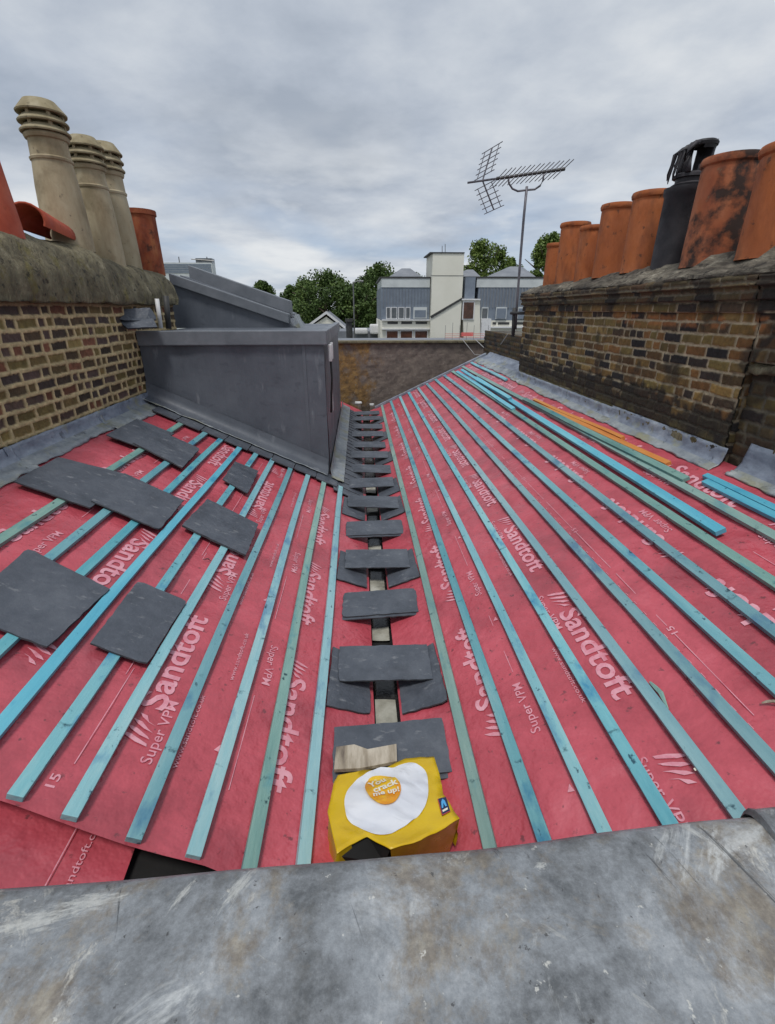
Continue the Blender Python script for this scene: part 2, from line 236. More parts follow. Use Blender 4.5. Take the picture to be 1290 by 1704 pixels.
# ------------------------------------------------------------------ builders
WL = {}
def base_of(V):
    a = np.array(V); return Vector((float((a[:, 0].min()+a[:, 0].max())/2), float((a[:, 1].min()+a[:, 1].max())/2), float(a[:, 2].min())))
def tag(o, label=None, cat=None, group=None, kind=None):
    for k, v in (('label', label), ('category', cat), ('group', group), ('kind', kind)):
        if v: o[k] = v
    return o
def empty(name, loc, label, cat, group=None):
    o = bpy.data.objects.new(name, None); col.objects.link(o); o.location = loc; o.empty_display_size = .1
    WL[o] = Vector(loc); return tag(o, label, cat, group)
class MB:
    def __init__(s): s.V = []; s.F = []; s.I = []; s.mats = []; s.mi = 0; s.C = None
    def use(s, m):
        if m not in s.mats: s.mats.append(m)
        s.mi = s.mats.index(m); return s
    def add(s, V, F):
        k = len(s.V); s.V += [tuple(v) for v in V]; s.F += [tuple(i+k for i in f) for f in F]; s.I += [s.mi]*len(F); return s
    def hexa(s, P):   # P: 4 bottom, 4 top (same order, ccw from above)
        return s.add(P, [(3, 2, 1, 0), (4, 5, 6, 7), (0, 1, 5, 4), (1, 2, 6, 5), (2, 3, 7, 6), (3, 0, 4, 7)])
    def box(s, x0, x1, y0, y1, z0, z1):
        return s.hexa([(x0, y0, z0), (x1, y0, z0), (x1, y1, z0), (x0, y1, z0), (x0, y0, z1), (x1, y0, z1), (x1, y1, z1), (x0, y1, z1)])
    def prism(s, P, d):  # polygon P extruded by vector d
        n = len(P); P = [Vector(p) for p in P]; d = Vector(d)
        return s.add(P+[p+d for p in P], [tuple(range(n))[::-1], tuple(range(n, 2*n))]+[(i, (i+1) % n, (i+1) % n+n, i+n) for i in range(n)])
    def tube(s, pts, r, n=8, cap=True):
        pts = [Vector(p) for p in pts]; V = []; F = []
        rr = r if isinstance(r, (list, tuple)) else [r]*len(pts)
        for i, p in enumerate(pts):
            t = (pts[min(i+1, len(pts)-1)]-pts[max(i-1, 0)]).normalized()
            a = t.cross(Vector((0, 0, 1)) if abs(t.z) < .9 else Vector((1, 0, 0))).normalized(); b = t.cross(a)
            for k in range(n):
                q = 2*math.pi*k/n; V.append(p+(a*math.cos(q)+b*math.sin(q))*rr[i])
        for i in range(len(pts)-1):
            for k in range(n): F.append((i*n+k, i*n+(k+1) % n, (i+1)*n+(k+1) % n, (i+1)*n+k))
        if cap: F += [tuple(range(n))[::-1], tuple(range((len(pts)-1)*n, len(pts)*n))]
        return s.add(V, F)
    def lathe(s, c, prof, n=28, wob=0.):
        V = []; F = []; c = Vector(c)
        for i, (r, z) in enumerate(prof):
            for k in range(n):
                q = 2*math.pi*k/n; r2 = r*(1+wob*math.sin(3*q+i*.7)*.5+wob*math.sin(5*q+1.3*i)*.4)
                V.append(c+Vector((r2*math.cos(q), r2*math.sin(q), z)))
        for i in range(len(prof)-1):
            for k in range(n): F.append((i*n+k, i*n+(k+1) % n, (i+1)*n+(k+1) % n, (i+1)*n+k))
        return s.add(V, F)
    def build(s, name, m=None, parent=None, smooth=False, bevel=0, auto=None):
        if not s.mats: s.mats = [m]
        b = base_of(s.V); me = bpy.data.meshes.new(name)
        me.from_pydata([tuple(Vector(v)-b) for v in s.V], [], s.F)
        for q in s.mats: me.materials.append(M[q] if isinstance(q, str) else q)
        me.polygons.foreach_set('material_index', s.I)
        if smooth: me.polygons.foreach_set('use_smooth', [s.mats[i_] != 'print' for i_ in s.I])
        if s.C is not None:
            at = me.color_attributes.new('Col', 'FLOAT_COLOR', 'POINT'); at.data.foreach_set('color', s.C.astype('f4').ravel())
        me.update()
        if bevel or auto:
            bm = bmesh.new(); bm.from_mesh(me)
            if bevel: bmesh.ops.bevel(bm, geom=bm.edges[:], offset=bevel, segments=2, affect='EDGES', profile=.6)
            bmesh.ops.recalc_face_normals(bm, faces=bm.faces[:]); bm.to_mesh(me); bm.free()
        if auto:
            me.polygons.foreach_set('use_smooth', [True]*len(me.polygons)); me.set_sharp_from_angle(angle=R_(auto))
        o = bpy.data.objects.new(name, me); col.objects.link(o); WL[o] = b
        if parent: o.parent = parent; o.location = b-WL[parent]
        else: o.location = b
        return o
def ray(u, v):
    a = float((u-645)/800.); b = float(-(v-852)/800.)
    sy, cy, s_, c_ = math.sin(YAW), math.cos(YAW), math.sin(PITCH), math.cos(PITCH)
    return Vector((sy*c_, cy*c_, -s_))+a*Vector((cy, -sy, 0))+b*Vector((sy*s_, cy*s_, c_))
def at_y(u, v, Y): r = ray(u, v); return r*(Y/r.y)
def at_x(u, v, X): r = ray(u, v); return r*(X/r.x)
def on_plane(u, v, c, sx=0, syy=0): r = ray(u, v); return r*(c/(r.z-sx*r.x-syy*r.y))

# ------------------------------------------------------------------ roof planes: two slopes of 25 degrees meeting at a valley
S = .466; VX = .107; NL = math.sqrt(1+S*S)
def waves(x, y):
    return .0022*math.sin(5.1*y+2.3*x)+.0018*math.sin(9.7*y-4.1*x+1)+.0015*math.sin(13*x+2.9*y)+.0012*math.sin(23*y+7*x)+.0040*math.sin(13.4*y+.8*math.sin(3*x))*math.cos(4*x+1)
def roof(side, x, y, h=0.):          # side +1 right, -1 left ; h along the normal
    z = (-2.10+S*x) if side > 0 else (-2.0-S*x)
    n = Vector((-S*side, 0, 1))/NL
    return Vector((x, y, z))+n*h
def grid(fn, xs, ys):
    V = [fn(x, y) for y in ys for x in xs]; n = len(xs)
    F = [(j*n+i, j*n+i+1, (j+1)*n+i+1, (j+1)*n+i) for j in range(len(ys)-1) for i in range(n-1)]
    return V, F
def lin(a, b, st): n = max(2, int(round(abs(b-a)/st))+1); return [a+(b-a)*i/(n-1) for i in range(n)]

# roof boarding beneath the membrane (the building's own body), coloured near-black for the shaded gap
mb = MB().use('void')
for sd_ in (1, -1):
    xa, xb = (VX+.07, 3.0) if sd_ > 0 else (VX-.07, -3.0)
    y1 = 10.5
    P = [roof(sd_, xa, .78, -.16), roof(sd_, xb, .78, -.16), roof(sd_, xb, y1, -.16), roof(sd_, xa, y1, -.16)]
    Q = [p+Vector((0, 0, .05)) for p in P]
    mb.hexa(P+Q if sd_ > 0 else [P[1], P[0], P[3], P[2], Q[1], Q[0], Q[3], Q[2]])
house = mb.build('roof_deck'); tag(house, kind='structure')

# ---- membrane (with its printing as a child)
def text_mesh(body, size, bold=.0):
    cu = bpy.data.curves.new('t', 'FONT'); cu.body = body; cu.size = size; cu.offset = bold; cu.resolution_u = 3
    o = bpy.data.objects.new('t', cu); col.objects.link(o)
    dg = bpy.context.evaluated_depsgraph_get(); me = bpy.data.meshes.new_from_object(o.evaluated_get(dg))
    V = [v.co.copy() for v in me.vertices]; F = [tuple(p.vertices) for p in me.polygons]
    bpy.data.objects.remove(o); bpy.data.meshes.remove(me)
    return V, F
def norm_text(body, length, height, bold=.012):
    V, F = text_mesh(body, 1., bold)
    x0 = min(v.x for v in V); x1 = max(v.x for v in V); h = 0.73
    return [((v.x-x0)/(x1-x0)*length, v.y/h*height) for v in V], F
T = {'big': norm_text('Sandtoft', .66, .118, .022), 'sup': norm_text('Super VPM', .31, .046, .006), 'www': norm_text('www.sandtoft.co.uk', .38, .024, .004),
     'm15': norm_text('15', .05, .032), 'm10': norm_text('10', .045, .03)}
def logo():
    V = []; F = []
    for i in range(4):
        x = i*.034; k = len(V); h = .118-.012*i
        V += [(x, .0), (x+.013, .004+.01*i), (x+.040, h*.62), (x+.046, h), (x+.028, h*.80), (x+.010, h*.42)]; F.append((k, k+1, k+2, k+3, k+4, k+5))
    return V, F
T['logo'] = logo()
T['tri'] = ([(0, 0), (.035, .008), (.004, .028)], [(0, 1, 2)])
T['line'] = ([(0, 0), (.50, 0), (.50, .0035), (0, .0035)], [(0, 1, 2, 3)])
T['dash'] = ([(0, 0), (.03, 0), (.03, .003), (0, .003)], [(0, 1, 2, 3)])
def stamp(mb, key, side, X, Y, d, h=.004, ylim=(0.85, 10.3), wf=waves):   # d: +1 reads away from the camera, -1 reads towards it
    V, F = T[key]; P = []
    for a, b in V:
        x = X-d*b/NL; y = Y+d*a
        P.append(roof(side, x, y, wf(x, y)+h))
    if min(p.y for p in P) > ylim[0] and max(p.y for p in P) < ylim[1]: mb.add(P, F)
memR = MB().use('membrane').add(*grid(lambda x, y: roof(1, x, y, waves(x, y)), lin(VX+.07, 2.46, .045), lin(.80, 10.38, .06)))
pr = memR.use('print')
for k in range(-2, 9):
    o = 1.125*k
    stamp(pr, 'logo', 1, .655, 1.60+o, 1); stamp(pr, 'big', 1, .650, 1.78+o, 1)
    stamp(pr, 'sup', 1, .775, 1.56+o, 1); stamp(pr, 'line', 1, .765, 1.95+o, 1); stamp(pr, 'tri', 1, .80, 2.38+o, 1)
    stamp(pr, 'www', 1, .975, 2.0+o, -1)
    stamp(pr, 'logo', 1, 1.095, 2.41+o, -1); stamp(pr, 'big', 1, 1.095, 2.23+o, -1)
    stamp(pr, 'sup', 1, 1.055, 2.42+o-.0, -1) if False else None
    stamp(pr, 'line', 1, 1.465, 1.3+o, 1); stamp(pr, 'line', 1, 1.465, 1.86+o, 1); stamp(pr, 'm15', 1, 1.48, 1.80+o, 1)
    for q in range(12): stamp(pr, 'dash', 1, 1.43, 1.25+o+q*.09, 1)
    stamp(pr, 'm10', 1, 1.41, 1.9+o, 1)
    stamp(pr, 'logo', 1, 1.80, 1.18+o, 1); stamp(pr, 'big', 1, 1.80, 1.36+o, 1)
    stamp(pr, 'sup', 1, 1.87, 2.54+o, 1); stamp(pr, 'line', 1, 2.02, 1.95+o, 1)
    stamp(pr, 'logo', 1, 2.19, 3.38+o, -1); stamp(pr, 'big', 1, 2.19, 3.18+o, -1); stamp(pr, 'sup', 1, 2.10, 2.2+o, -1)
# second size label sits between the printed rows
for k in range(-2, 9): stamp(pr, 'sup', 1, 1.035, 2.42+1.125*k, -1, .0055)
memR = memR.build('roofing_membrane', smooth=True)
tag(memR, 'red printed breather membrane covering the right roof slope up to the dark brick stack', 'roof membrane')

def near_edge(x):  # near edge of the left upper sheet, lifted off the sheet beneath
    return float(np.interp(-x, [.0, .36, .44, .55, .70, .80, .98, 1.15, 1.4, 2.4], [.80, .80, 1.03, 1.058, 1.064, 1.072, 1.095, 1.118, 1.135, 1.15]))
def memL_fn(x, v):
    y0 = near_edge(x); y = y0+(10.38-y0)*v
    lift = .014*max(0, 1-(y-y0)/.16)**2 if x < -.5 else 0.
    return roof(-1, x, y, waves(x, y)+lift)
memL = MB().use('membrane').add(*grid(memL_fn, lin(VX-.07, -2.36, .03), [i/170. for i in range(171)]))
pl = memL.use('print')
for k in range(-2, 5):
    o = 1.13*k; yl = (1.12, 5.2)
    stamp(pl, 'logo', -1, -.43, 2.20+o, -1, ylim=yl); stamp(pl, 'big', -1, -.43, 2.05+o, -1, ylim=yl)
    stamp(pl, 'sup', -1, -.535, 2.25+o, -1, ylim=yl); stamp(pl, 'line', -1, -.55, 1.35+o, 1, ylim=yl); stamp(pl, 'tri', -1, -.62, 1.5+o, 1, ylim=yl)
    stamp(pl, 'www', -1, -.748, 1.38+o, 1, ylim=yl); stamp(pl, 'www', -1, -.66, 1.9+o, 1, ylim=yl)
    stamp(pl, 'sup', -1, -.835, 1.37+o, 1, ylim=yl)
    stamp(pl, 'logo', -1, -.875, 1.44+o, 1, ylim=yl); stamp(pl, 'big', -1, -.875, 1.62+o, 1, ylim=yl)
    stamp(pl, 'line', -1, -1.055, 1.3+o, 1, ylim=yl); stamp(pl, 'm15', -1, -1.07, 1.2+o, 1, ylim=yl); stamp(pl, 'line', -1, -1.07, 1.75+o, 1, ylim=yl)
    stamp(pl, 'logo', -1, -1.445, 1.82+o, -1, ylim=yl); stamp(pl, 'big', -1, -1.445, 1.68+o, -1, ylim=yl)
    stamp(pl, 'www', -1, -1.59, 1.9+o, 1, ylim=yl); stamp(pl, 'line', -1, -1.74, 1.7+o, 1, ylim=yl); stamp(pl, 'sup', -1, -1.73, 2.3+o, 1, ylim=yl)
    stamp(pl, 'big', -1, -1.845, 2.38+o, 1, ylim=yl); stamp(pl, 'logo', -1, -1.845, 2.20+o, 1, ylim=yl)
memL = memL.build('roofing_membrane', smooth=True)
tag(memL, 'red printed membrane over the left roof slope under the loose slates', 'roof membrane')

# lower sheet lapped beneath, at the near left corner, with the near-black deck as painted shade between
lo = MB().use('membrane').add(*grid(lambda x, y: roof(-1, x-.05*(y-.8), y, -.075+.012*math.sin(3*y+5*x)), lin(-.76, -2.36, .05), lin(.78, 1.6, .06))).use('print')
wl = lambda x, y: .012*math.sin(3*y+5*x)
stamp(lo, 'www', -1, -.90, .84, 1, -.069, (.7, 1.6), wl); stamp(lo, 'line', -1, -1.22, .82, 1, -.069, (.7, 1.6), wl); stamp(lo, 'line', -1, -.96, .86, 1, -.069, (.7, 1.6), wl)
lo = lo.build('roofing_membrane', smooth=True)
tag(lo, 'lower red membrane sheet showing under the lifted edge at the near left corner', 'roof membrane')

# ---- valley gutter
g = MB().use('liner')
zv = -2.075
g.add(*grid(lambda x, y: Vector((x, y, zv-.012+(.055 if abs(x-VX) > .075 else 0)+.003*math.sin(9*y)+.002*math.sin(40*x+7*y))), [VX-.10, VX-.078, VX-.072, VX-.03, VX+.03, VX+.072, VX+.078, VX+.10], lin(.8, 11.3, .05)))
gut = g.build('valley_gutter', smooth=True); tag(gut, 'narrow valley gutter with black liner between the two red slopes', 'gutter')
for y0, y1 in ((1.90, 2.12), (2.66, 2.80), (3.03, 3.46), (3.66, 4.08), (4.30, 4.62), (4.9, 5.0), (5.5, 5.7), (8.4, 8.7), (9.6, 9.9)):
    s_ = MB().use('silver').add(*grid(lambda x, y: Vector((x, y, zv+.012+.006*math.sin(15*y+20*x))), lin(VX-.062, VX+.055, .03), lin(y0, y1, .04)))
    s_.build('lead_lining', parent=gut, smooth=True)

# ---- battens
BW, BH = .051, .027
def batten(name, side, xa, ya, xb, yb, h0, m, w=BW, th=BH, hb=None):
    if h0 < .002: h0 = .008
    hb = h0 if hb is None else hb; k = 14; V = []; F = []
    rs = random.random()*9
    for i in range(k+1):
        t = i/k; x = xa+(xb-xa)*t+.0045*math.sin(rs+7*t)*(1 if 0 < i < k else 1); y = ya+(yb-ya)*t; h = h0+(hb-h0)*t
        for sx, hh in ((-1, 0), (1, 0), (1, 1), (-1, 1)): V.append(roof(side, x+sx*w/2/NL, y, h+hh*th))
    for i in range(k):
        a = i*4; b = a+4
        for q in range(4): F.append((a+q, a+(q+1) % 4, b+(q+1) % 4, b+q))
    F += [(0, 3, 2, 1), (k*4, k*4+1, k*4+2, k*4+3)]
    b_ = MB().use(m).add(V, F); o = b_.build(name, bevel=.0022)
    return o
ORD = ['first', 'second', 'third', 'fourth', 'fifth', 'sixth', 'seventh', 'eighth', 'ninth', 'tenth', 'eleventh', 'twelfth']
rx = [.462, .648, .834, 1.02, 1.207, 1.393, 1.578, 1.752, 1.93, 2.135]
for i, x in enumerate(rx):
    m = 'green' if i in (0, 8, 9) else 'teal'
    o = batten('roof_batten', 1, x+random.uniform(-.004, .004), .84, x+random.uniform(-.006, .006), 10.22, .001, m)
    lab = {0: 'weathered green batten on the right slope, the one nearest the valley', 8: 'dull green nailed batten running under the loose blue battens on the right slope',
           9: 'highest long green batten on the right slope, nearest the dark brick stack'}.get(i, '%s blue-green batten up from the valley on the right slope' % ORD[i])
    tag(o, lab, 'roof batten', 'battens nailed along the right roof slope')
    if i == 4:   # pale cut mark across the fifth
        c = MB().use('whiteprint').hexa([roof(1, x-.026, 1.165, .0262), roof(1, x+.026, 1.18, .0262), roof(1, x+.026, 1.19, .0262), roof(1, x-.026, 1.175, .0262),
                                         roof(1, x-.026, 1.165, .0275), roof(1, x+.026, 1.18, .0275), roof(1, x+.026, 1.19, .0275), roof(1, x-.026, 1.175, .0275)])
        c.build('cut_mark', parent=o)
o = batten('roof_batten', 1, 2.29, 7.6, 2.30, 10.2, .001, 'teal'); tag(o, 'short grey-blue batten at the far top of the right slope beside the lead flashing', 'roof batten', 'battens nailed along the right roof slope')
lx = [-.251, -.432, -.605, -.79, -.98, -1.15, -1.317, -1.50, -1.665, -1.88]
for i, x in enumerate(lx):
    m = 'green' if i in (1, 9) else ('blue' if i == 6 else 'teal')
    y0 = .84 if i < 2 else near_edge(x)+.012
    o = batten('roof_batten', -1, x, y0, x+random.uniform(-.012, .006), 5.17, .001, m)
    lab = {0: 'slim pale blue batten on the left slope, the one nearest the valley', 9: 'dull green batten on the left slope, the one nearest the brick wall',
           6: 'bright blue batten on the left slope running unbroken past all the loose slates'}.get(i, '%s blue-green batten up from the valley on the left slope' % ORD[i])
    tag(o, lab, 'roof batten', 'battens nailed along the left roof slope')
# verge batten closing the far end of the right slope
v = MB().use('lead_blue'); P = [roof(1, .30, 10.30, .0), roof(1, 2.62, 10.30, .0), roof(1, 2.62, 10.40, .0), roof(1, .30, 10.40, .0)]
v.hexa(P+[p+Vector((0, 0, .05)) for p in P]); v = v.build('verge_board', bevel=.004); tag(v, 'grey-blue verge board closing the far end of the right slope', 'verge board')
# loose battens
G = 'loose battens lying on the right slope'
def loose(lab, *a, **k): tag(batten('loose_batten', *a, **k), lab, 'loose batten', G)
loose('long bright blue loose batten ending mid slope in a dark cut end', 1, 1.988, 2.30, 2.045, 8.6, .027, 'blue', w=.06, th=.03)
loose('bright blue loose batten lying along the left of the far blue bundle', 1, 1.945, 6.0, 1.965, 9.9, .027, 'blue')
loose('bright blue loose batten on top in the middle of the far blue bundle', 1, 2.02, 6.4, 2.02, 9.7, .058, 'blue')
loose('thin greenish loose batten lying just below the orange battens', 1, 2.175, 2.93, 2.13, 6.2, .027, 'green')
loose('long orange loose batten beside the lead flashing', 1, 2.245, 3.25, 2.155, 6.1, .003, 'orange', w=.045, th=.03)
loose('short orange loose batten stacked beside the longer orange one', 1, 2.262, 3.95, 2.20, 6.05, .003, 'orange', w=.035, th=.035)
loose('blue loose batten of the near right pair, the one nearer the valley', 1, 2.262, 1.0, 2.245, 2.86, .003, 'blue', w=.045)
loose('blue loose batten of the near right pair, the one nearer the lead flashing', 1, 2.312, 1.0, 2.282, 2.92, .003, 'blue', w=.04, th=.028)

# ---- slates
def slate_poly(P, th=.007, jag=.0045, mb=None):
    """P: corner points in order; returns a thin slab with slightly ragged edges."""
    n = (P[1]-P[0]).cross(P[2]-P[1]).normalized()
    if n.z < 0: P = P[::-1]; n = -n
    c = sum(P, Vector())/len(P); L = []
    for i in range(len(P)):
        a, b = P[i], P[(i+1) % len(P)]; k = max(2, int((b-a).length/.035))
        for j in range(k):
            p = a.lerp(b, j/k); out = (p-c).normalized()
            L.append(p+out*(random.uniform(-jag, jag*.6) if j else -random.choice((0, .002, .004, .012))))
    k = len(L); top = [p+n*th*.5 for p in L]; bot = [p-n*th*.5-(p-c).normalized()*-.001 for p in L]
    mb = mb or MB()
    mb.use('slate').add(top, [tuple(range(k))])
    mb.use('slate_edge').add(bot+top, [tuple(range(k))[::-1]]+[(i, (i+1) % k, (i+1) % k+k, i+k) for i in range(k)])
    return mb
def slate(P, label, group=None, th=.007, name='roof_slate', cat='slate'):
    o = slate_poly([Vector(p) for p in P], th).build(name); tag(o, label, cat, group); return o
def lroof(uv, h): # unproject photo corners to left slope raised by h (vertical)
    return [on_plane(u, v, -2.0+h, -S) for u, v in uv]
GL = 'slates laid loose on the left slope battens'
slate(lroof([(46, 913), (183, 981), (78, 1078), (-75, 1020)], .042), 'largest loose slate, cut off by the left edge of the view', GL, .009)
slate(lroof([(229, 967), (312, 1000), (245, 1107), (150, 1071)], .046), 'loose slate right of the bright blue batten, closest to the camera', GL, .008)
slate(lroof([(22, 801), (97, 761), (212, 790), (150, 846)], .05), 'wide dark slate reaching onto the lead flashing in the middle row', GL, .009)
slate(lroof([(60, 783), (98, 764), (160, 781), (100, 824)], .037), 'slate mostly hidden under the wide middle row slate', GL, .007)
slate(lroof([(151, 834), (207, 788), (306, 833), (265, 882)], .058), 'slate overlapping the middle row, corner touching the bright blue batten', GL, .009)
slate(lroof([(302, 875), (345, 831), (430, 873), (409, 925)], .05), 'thick double slate between the bright blue batten and the lettering', GL, .014)
slate(lroof([(370, 798), (391, 768), (430, 784), (412, 822)], .046), 'smallest loose slate, square and dark, nearest the grey roof box', GL, .009)
slate(lroof([(176, 724), (228, 697), (290, 722), (243, 748)], .045), 'dark slate of the back pair, the one beside the lead flashing', GL, .009)
slate(lroof([(221, 737), (262, 716), (333, 747), (303, 779)], .055), 'dark slate of the back pair, overlapping its neighbour on the valley side', GL, .012)
# cross slates bridging the valley
GV = 'cross slates bridging the valley gutter'
ys = [1.66, 2.245, 2.90, 3.52, 4.17, 4.80, 5.42, 6.02, 6.62, 7.24, 7.86, 8.5, 9.1, 9.7]
for i, y in enumerate(ys):
    dz = 0 if i % 2 == 0 else 0; w = .265+random.uniform(-.006, .008); a = random.uniform(-.015, .015); d = .145+random.uniform(-.005, .004)
    wing = i in (1, 3, 5, 6, 8, 10, 12); zt = -1.924+(.018 if wing else 0)
    if i == 0: d = .15; w = .272
    P = [Vector((VX-w, y-d-a*3, zt)), Vector((VX+w, y-d+a*3, zt-.002)), Vector((VX+w, y+d+a*3, zt+.012)), Vector((VX-w, y+d-a*3, zt+.012))]
    o = slate(P, '%s cross slate over the valley counting from the camera' % ORD[i] if i < 12 else ['second last cross slate over the valley, near the stained wall', 'last cross slate over the valley, closest to the stained wall'][i-12], GV, .008, 'valley_slate')
    if i in (2, 0, 4):
        P2 = [p+Vector((random.uniform(-.01, .01), -.02, -.011)) for p in P]
        slate(P2, {0: 'second slate tucked under the nearest cross slate behind the yellow bag', 2: 'second slate tucked under the third cross slate', 4: 'second slate tucked under the fifth cross slate'}[i], GV, .008, 'valley_slate')
    if wing:
        for sd_ in (1, -1):
            if sd_ < 0 and i >= 6: continue
            x0, x1 = (VX+.085, VX+.325) if sd_ > 0 else (VX-.095, VX-.325)
            h = .012
            P = [roof(sd_, x0, y-.30, h), roof(sd_, x1, y-.33, h), roof(sd_, x1-.012*sd_, y+.15, h), roof(sd_, x0, y+.12, h)]
            slate(P, '%s wing slate under the %s cross slate' % ('right' if sd_ > 0 else 'left', ORD[i] if i < 12 else 'thirteenth'), 'wing slates flanking the valley gutter', .008, 'valley_slate')
# closely lapped courses beside the grey box
GS = 'stepped slates lapped beside the grey roof box'
for i in range(26):
    y = 4.98+i*.185
    o = slate([roof(-1, -.335, y, .030), roof(-1, .0, y, .016), roof(-1, .0, y+.30, .004), roof(-1, -.335, y+.30, .018)],
              'stepped slate %s the lapped course between grey box and valley' % ('starting' if i == 0 else 'ending' if i == 25 else 'within'), GS, .008)
GT = 'row of slates along the foot of the grey roof box'
for i in range(8):
    x = -.30-i*.235
    slate([roof(-1, x, 5.08+.02*(i % 2), .036), roof(-1, x-.229, 5.08+.02*(i % 2), .036), roof(-1, x-.229, 5.42, .028), roof(-1, x, 5.42, .028)],
          '%s dark slate at the foot of the grey box, counting from the valley' % ORD[i], GT, .010)

# ---- old timber offcut on the nearest valley slate
w = MB().use('timber'); pts = [(556, 1286), (560, 1248), (590, 1244), (612, 1252), (660, 1243), (661, 1272), (600, 1284)]
w.prism([on_plane(u, v, -1.895) for u, v in pts], (0, 0, .022)); w = w.build('timber_offcut', bevel=.003)
tag(w, 'splintered pale timber offcut lying on the valley slate behind the yellow bag', 'offcut')
for lab, a, b, mm, r in (('broken green batten splinter beside the fifth batten on the right slope', (1082, 1135), (1112, 1180), 'green', .010),
                         ('thin pale wood sliver at the right edge near the seventh batten', (1268, 1170), (1300, 1172), 'timber', .006),
                         ('small bent black strip lying on the left slope below the double slate', (338, 931), (352, 934), 'dark', .004)):
    right = a[0] > 600; f_ = (lambda q, h: on_plane(q[0], q[1], -2.10+h, S)) if right else (lambda q, h: on_plane(q[0], q[1], -2.0+h, -S))
    p0 = f_(a, .014); p1 = f_(b, .016); mid = p0.lerp(p1, .5)+Vector((.006, 0, .012))
    o = MB().use(mm).tube([p0, p0.lerp(p1, .25)+Vector((.004, .004, .004)), mid, p1], [r*.5, r, r*1.1, r*.3], 5).build('wood_splinter' if mm != 'dark' else 'bent_strip'); tag(o, lab, 'splinter' if mm != 'dark' else 'strip')

# ------------------------------------------------------------------ near parapet with lead capping
par = empty('parapet_wall', (0, .3, -3), 'near parapet capped in worn grey lead across the bottom of the view', 'parapet')
MB().use('plaster').box(-4, 4, -.6, .70, -3.0, -1.262).build('wall_core', parent=par)
CAPX = [(q.x, q.y) for q in (ray(u, v)*(-1.203/ray(u, v).z) for u, v in ((0, 1467), (180, 1452), (360, 1437), (560, 1421), (790, 1401), (1000, 1372), (1150, 1356), (1290, 1343)))]
def capf(x, t):   # t along the profile
    prof = [(.735, -1.40), (.742, -1.30), (.745, -1.245), (.738, -1.222), (.722, -1.207), (.70, -1.2005), (.66, -1.197)]+[(.66-.026*i, -1.197+.006*math.sin(i*.11)) for i in range(1, 50)]
    y, z = prof[t]
    f = 1 if t > 5 else .5
    z += f*(.0035*math.sin(3.1*x+4*y)+.0025*math.sin(8*x-6*y+1)+.002*mnoise.noise(Vector((x*4, y*4, 0)))*3)
    y += float(np.interp(x, [-2.6, CAPX[0][0]]+[q[0] for q in CAPX[1:]]+[2.6], [CAPX[0][1]-.745]+[q[1]-.745 for q in CAPX]+[CAPX[-1][1]-.70]))+.003*mnoise.noise(Vector((x*3, 1, 0)))
    return Vector((x, y, z))
def capsheet(x0, x1, dz, mbx):
    xs = lin(x0, x1, .025); V, F = grid(lambda x, t: capf(x, int(t))+Vector((0, dz*.4, dz)), xs, list(range(56)))
    mbx.add(V, F); return mbx
cp = capsheet(-2.6, 1.005, 0, MB().use('leadnear')); cp = cp.build('lead_capping', parent=par, smooth=True)
# lapped sheet on the right with a rolled joint
cp2 = MB().use('leadnear'); xs = lin(.992, 2.6, .025)
V, F = grid(lambda x, t: capf(x, int(t))+Vector((.10*max(0, .72-capf(x, int(t)).y)*(1 if x < 1.1 else 0), .012, .013+(.006 if x < 1.01 else 0))), xs, list(range(56))); cp2.add(V, F)
# turned-down edge of the lap
ed = [V[j*len(xs)] for j in range(56)]; k = len(cp2.V); cp2.V += [tuple(p) for p in ed]+[tuple(p+Vector((-.002, 0, -.022))) for p in ed]
cp2.F += [(k+i, k+i+1, k+56+i+1, k+56+i) for i in range(55)]; cp2.I += [0]*55
cp2.build('lapped_capping', parent=par, smooth=True)
# raised scuffs and a folded weld seam in the lead
sm = MB().use('leadnear'); sm.tube([capf(-.345, t)+Vector((0, 0, .0005)) for t in range(22, 55)], .0022, 6); sm.build('lead_seam', parent=par, smooth=True)
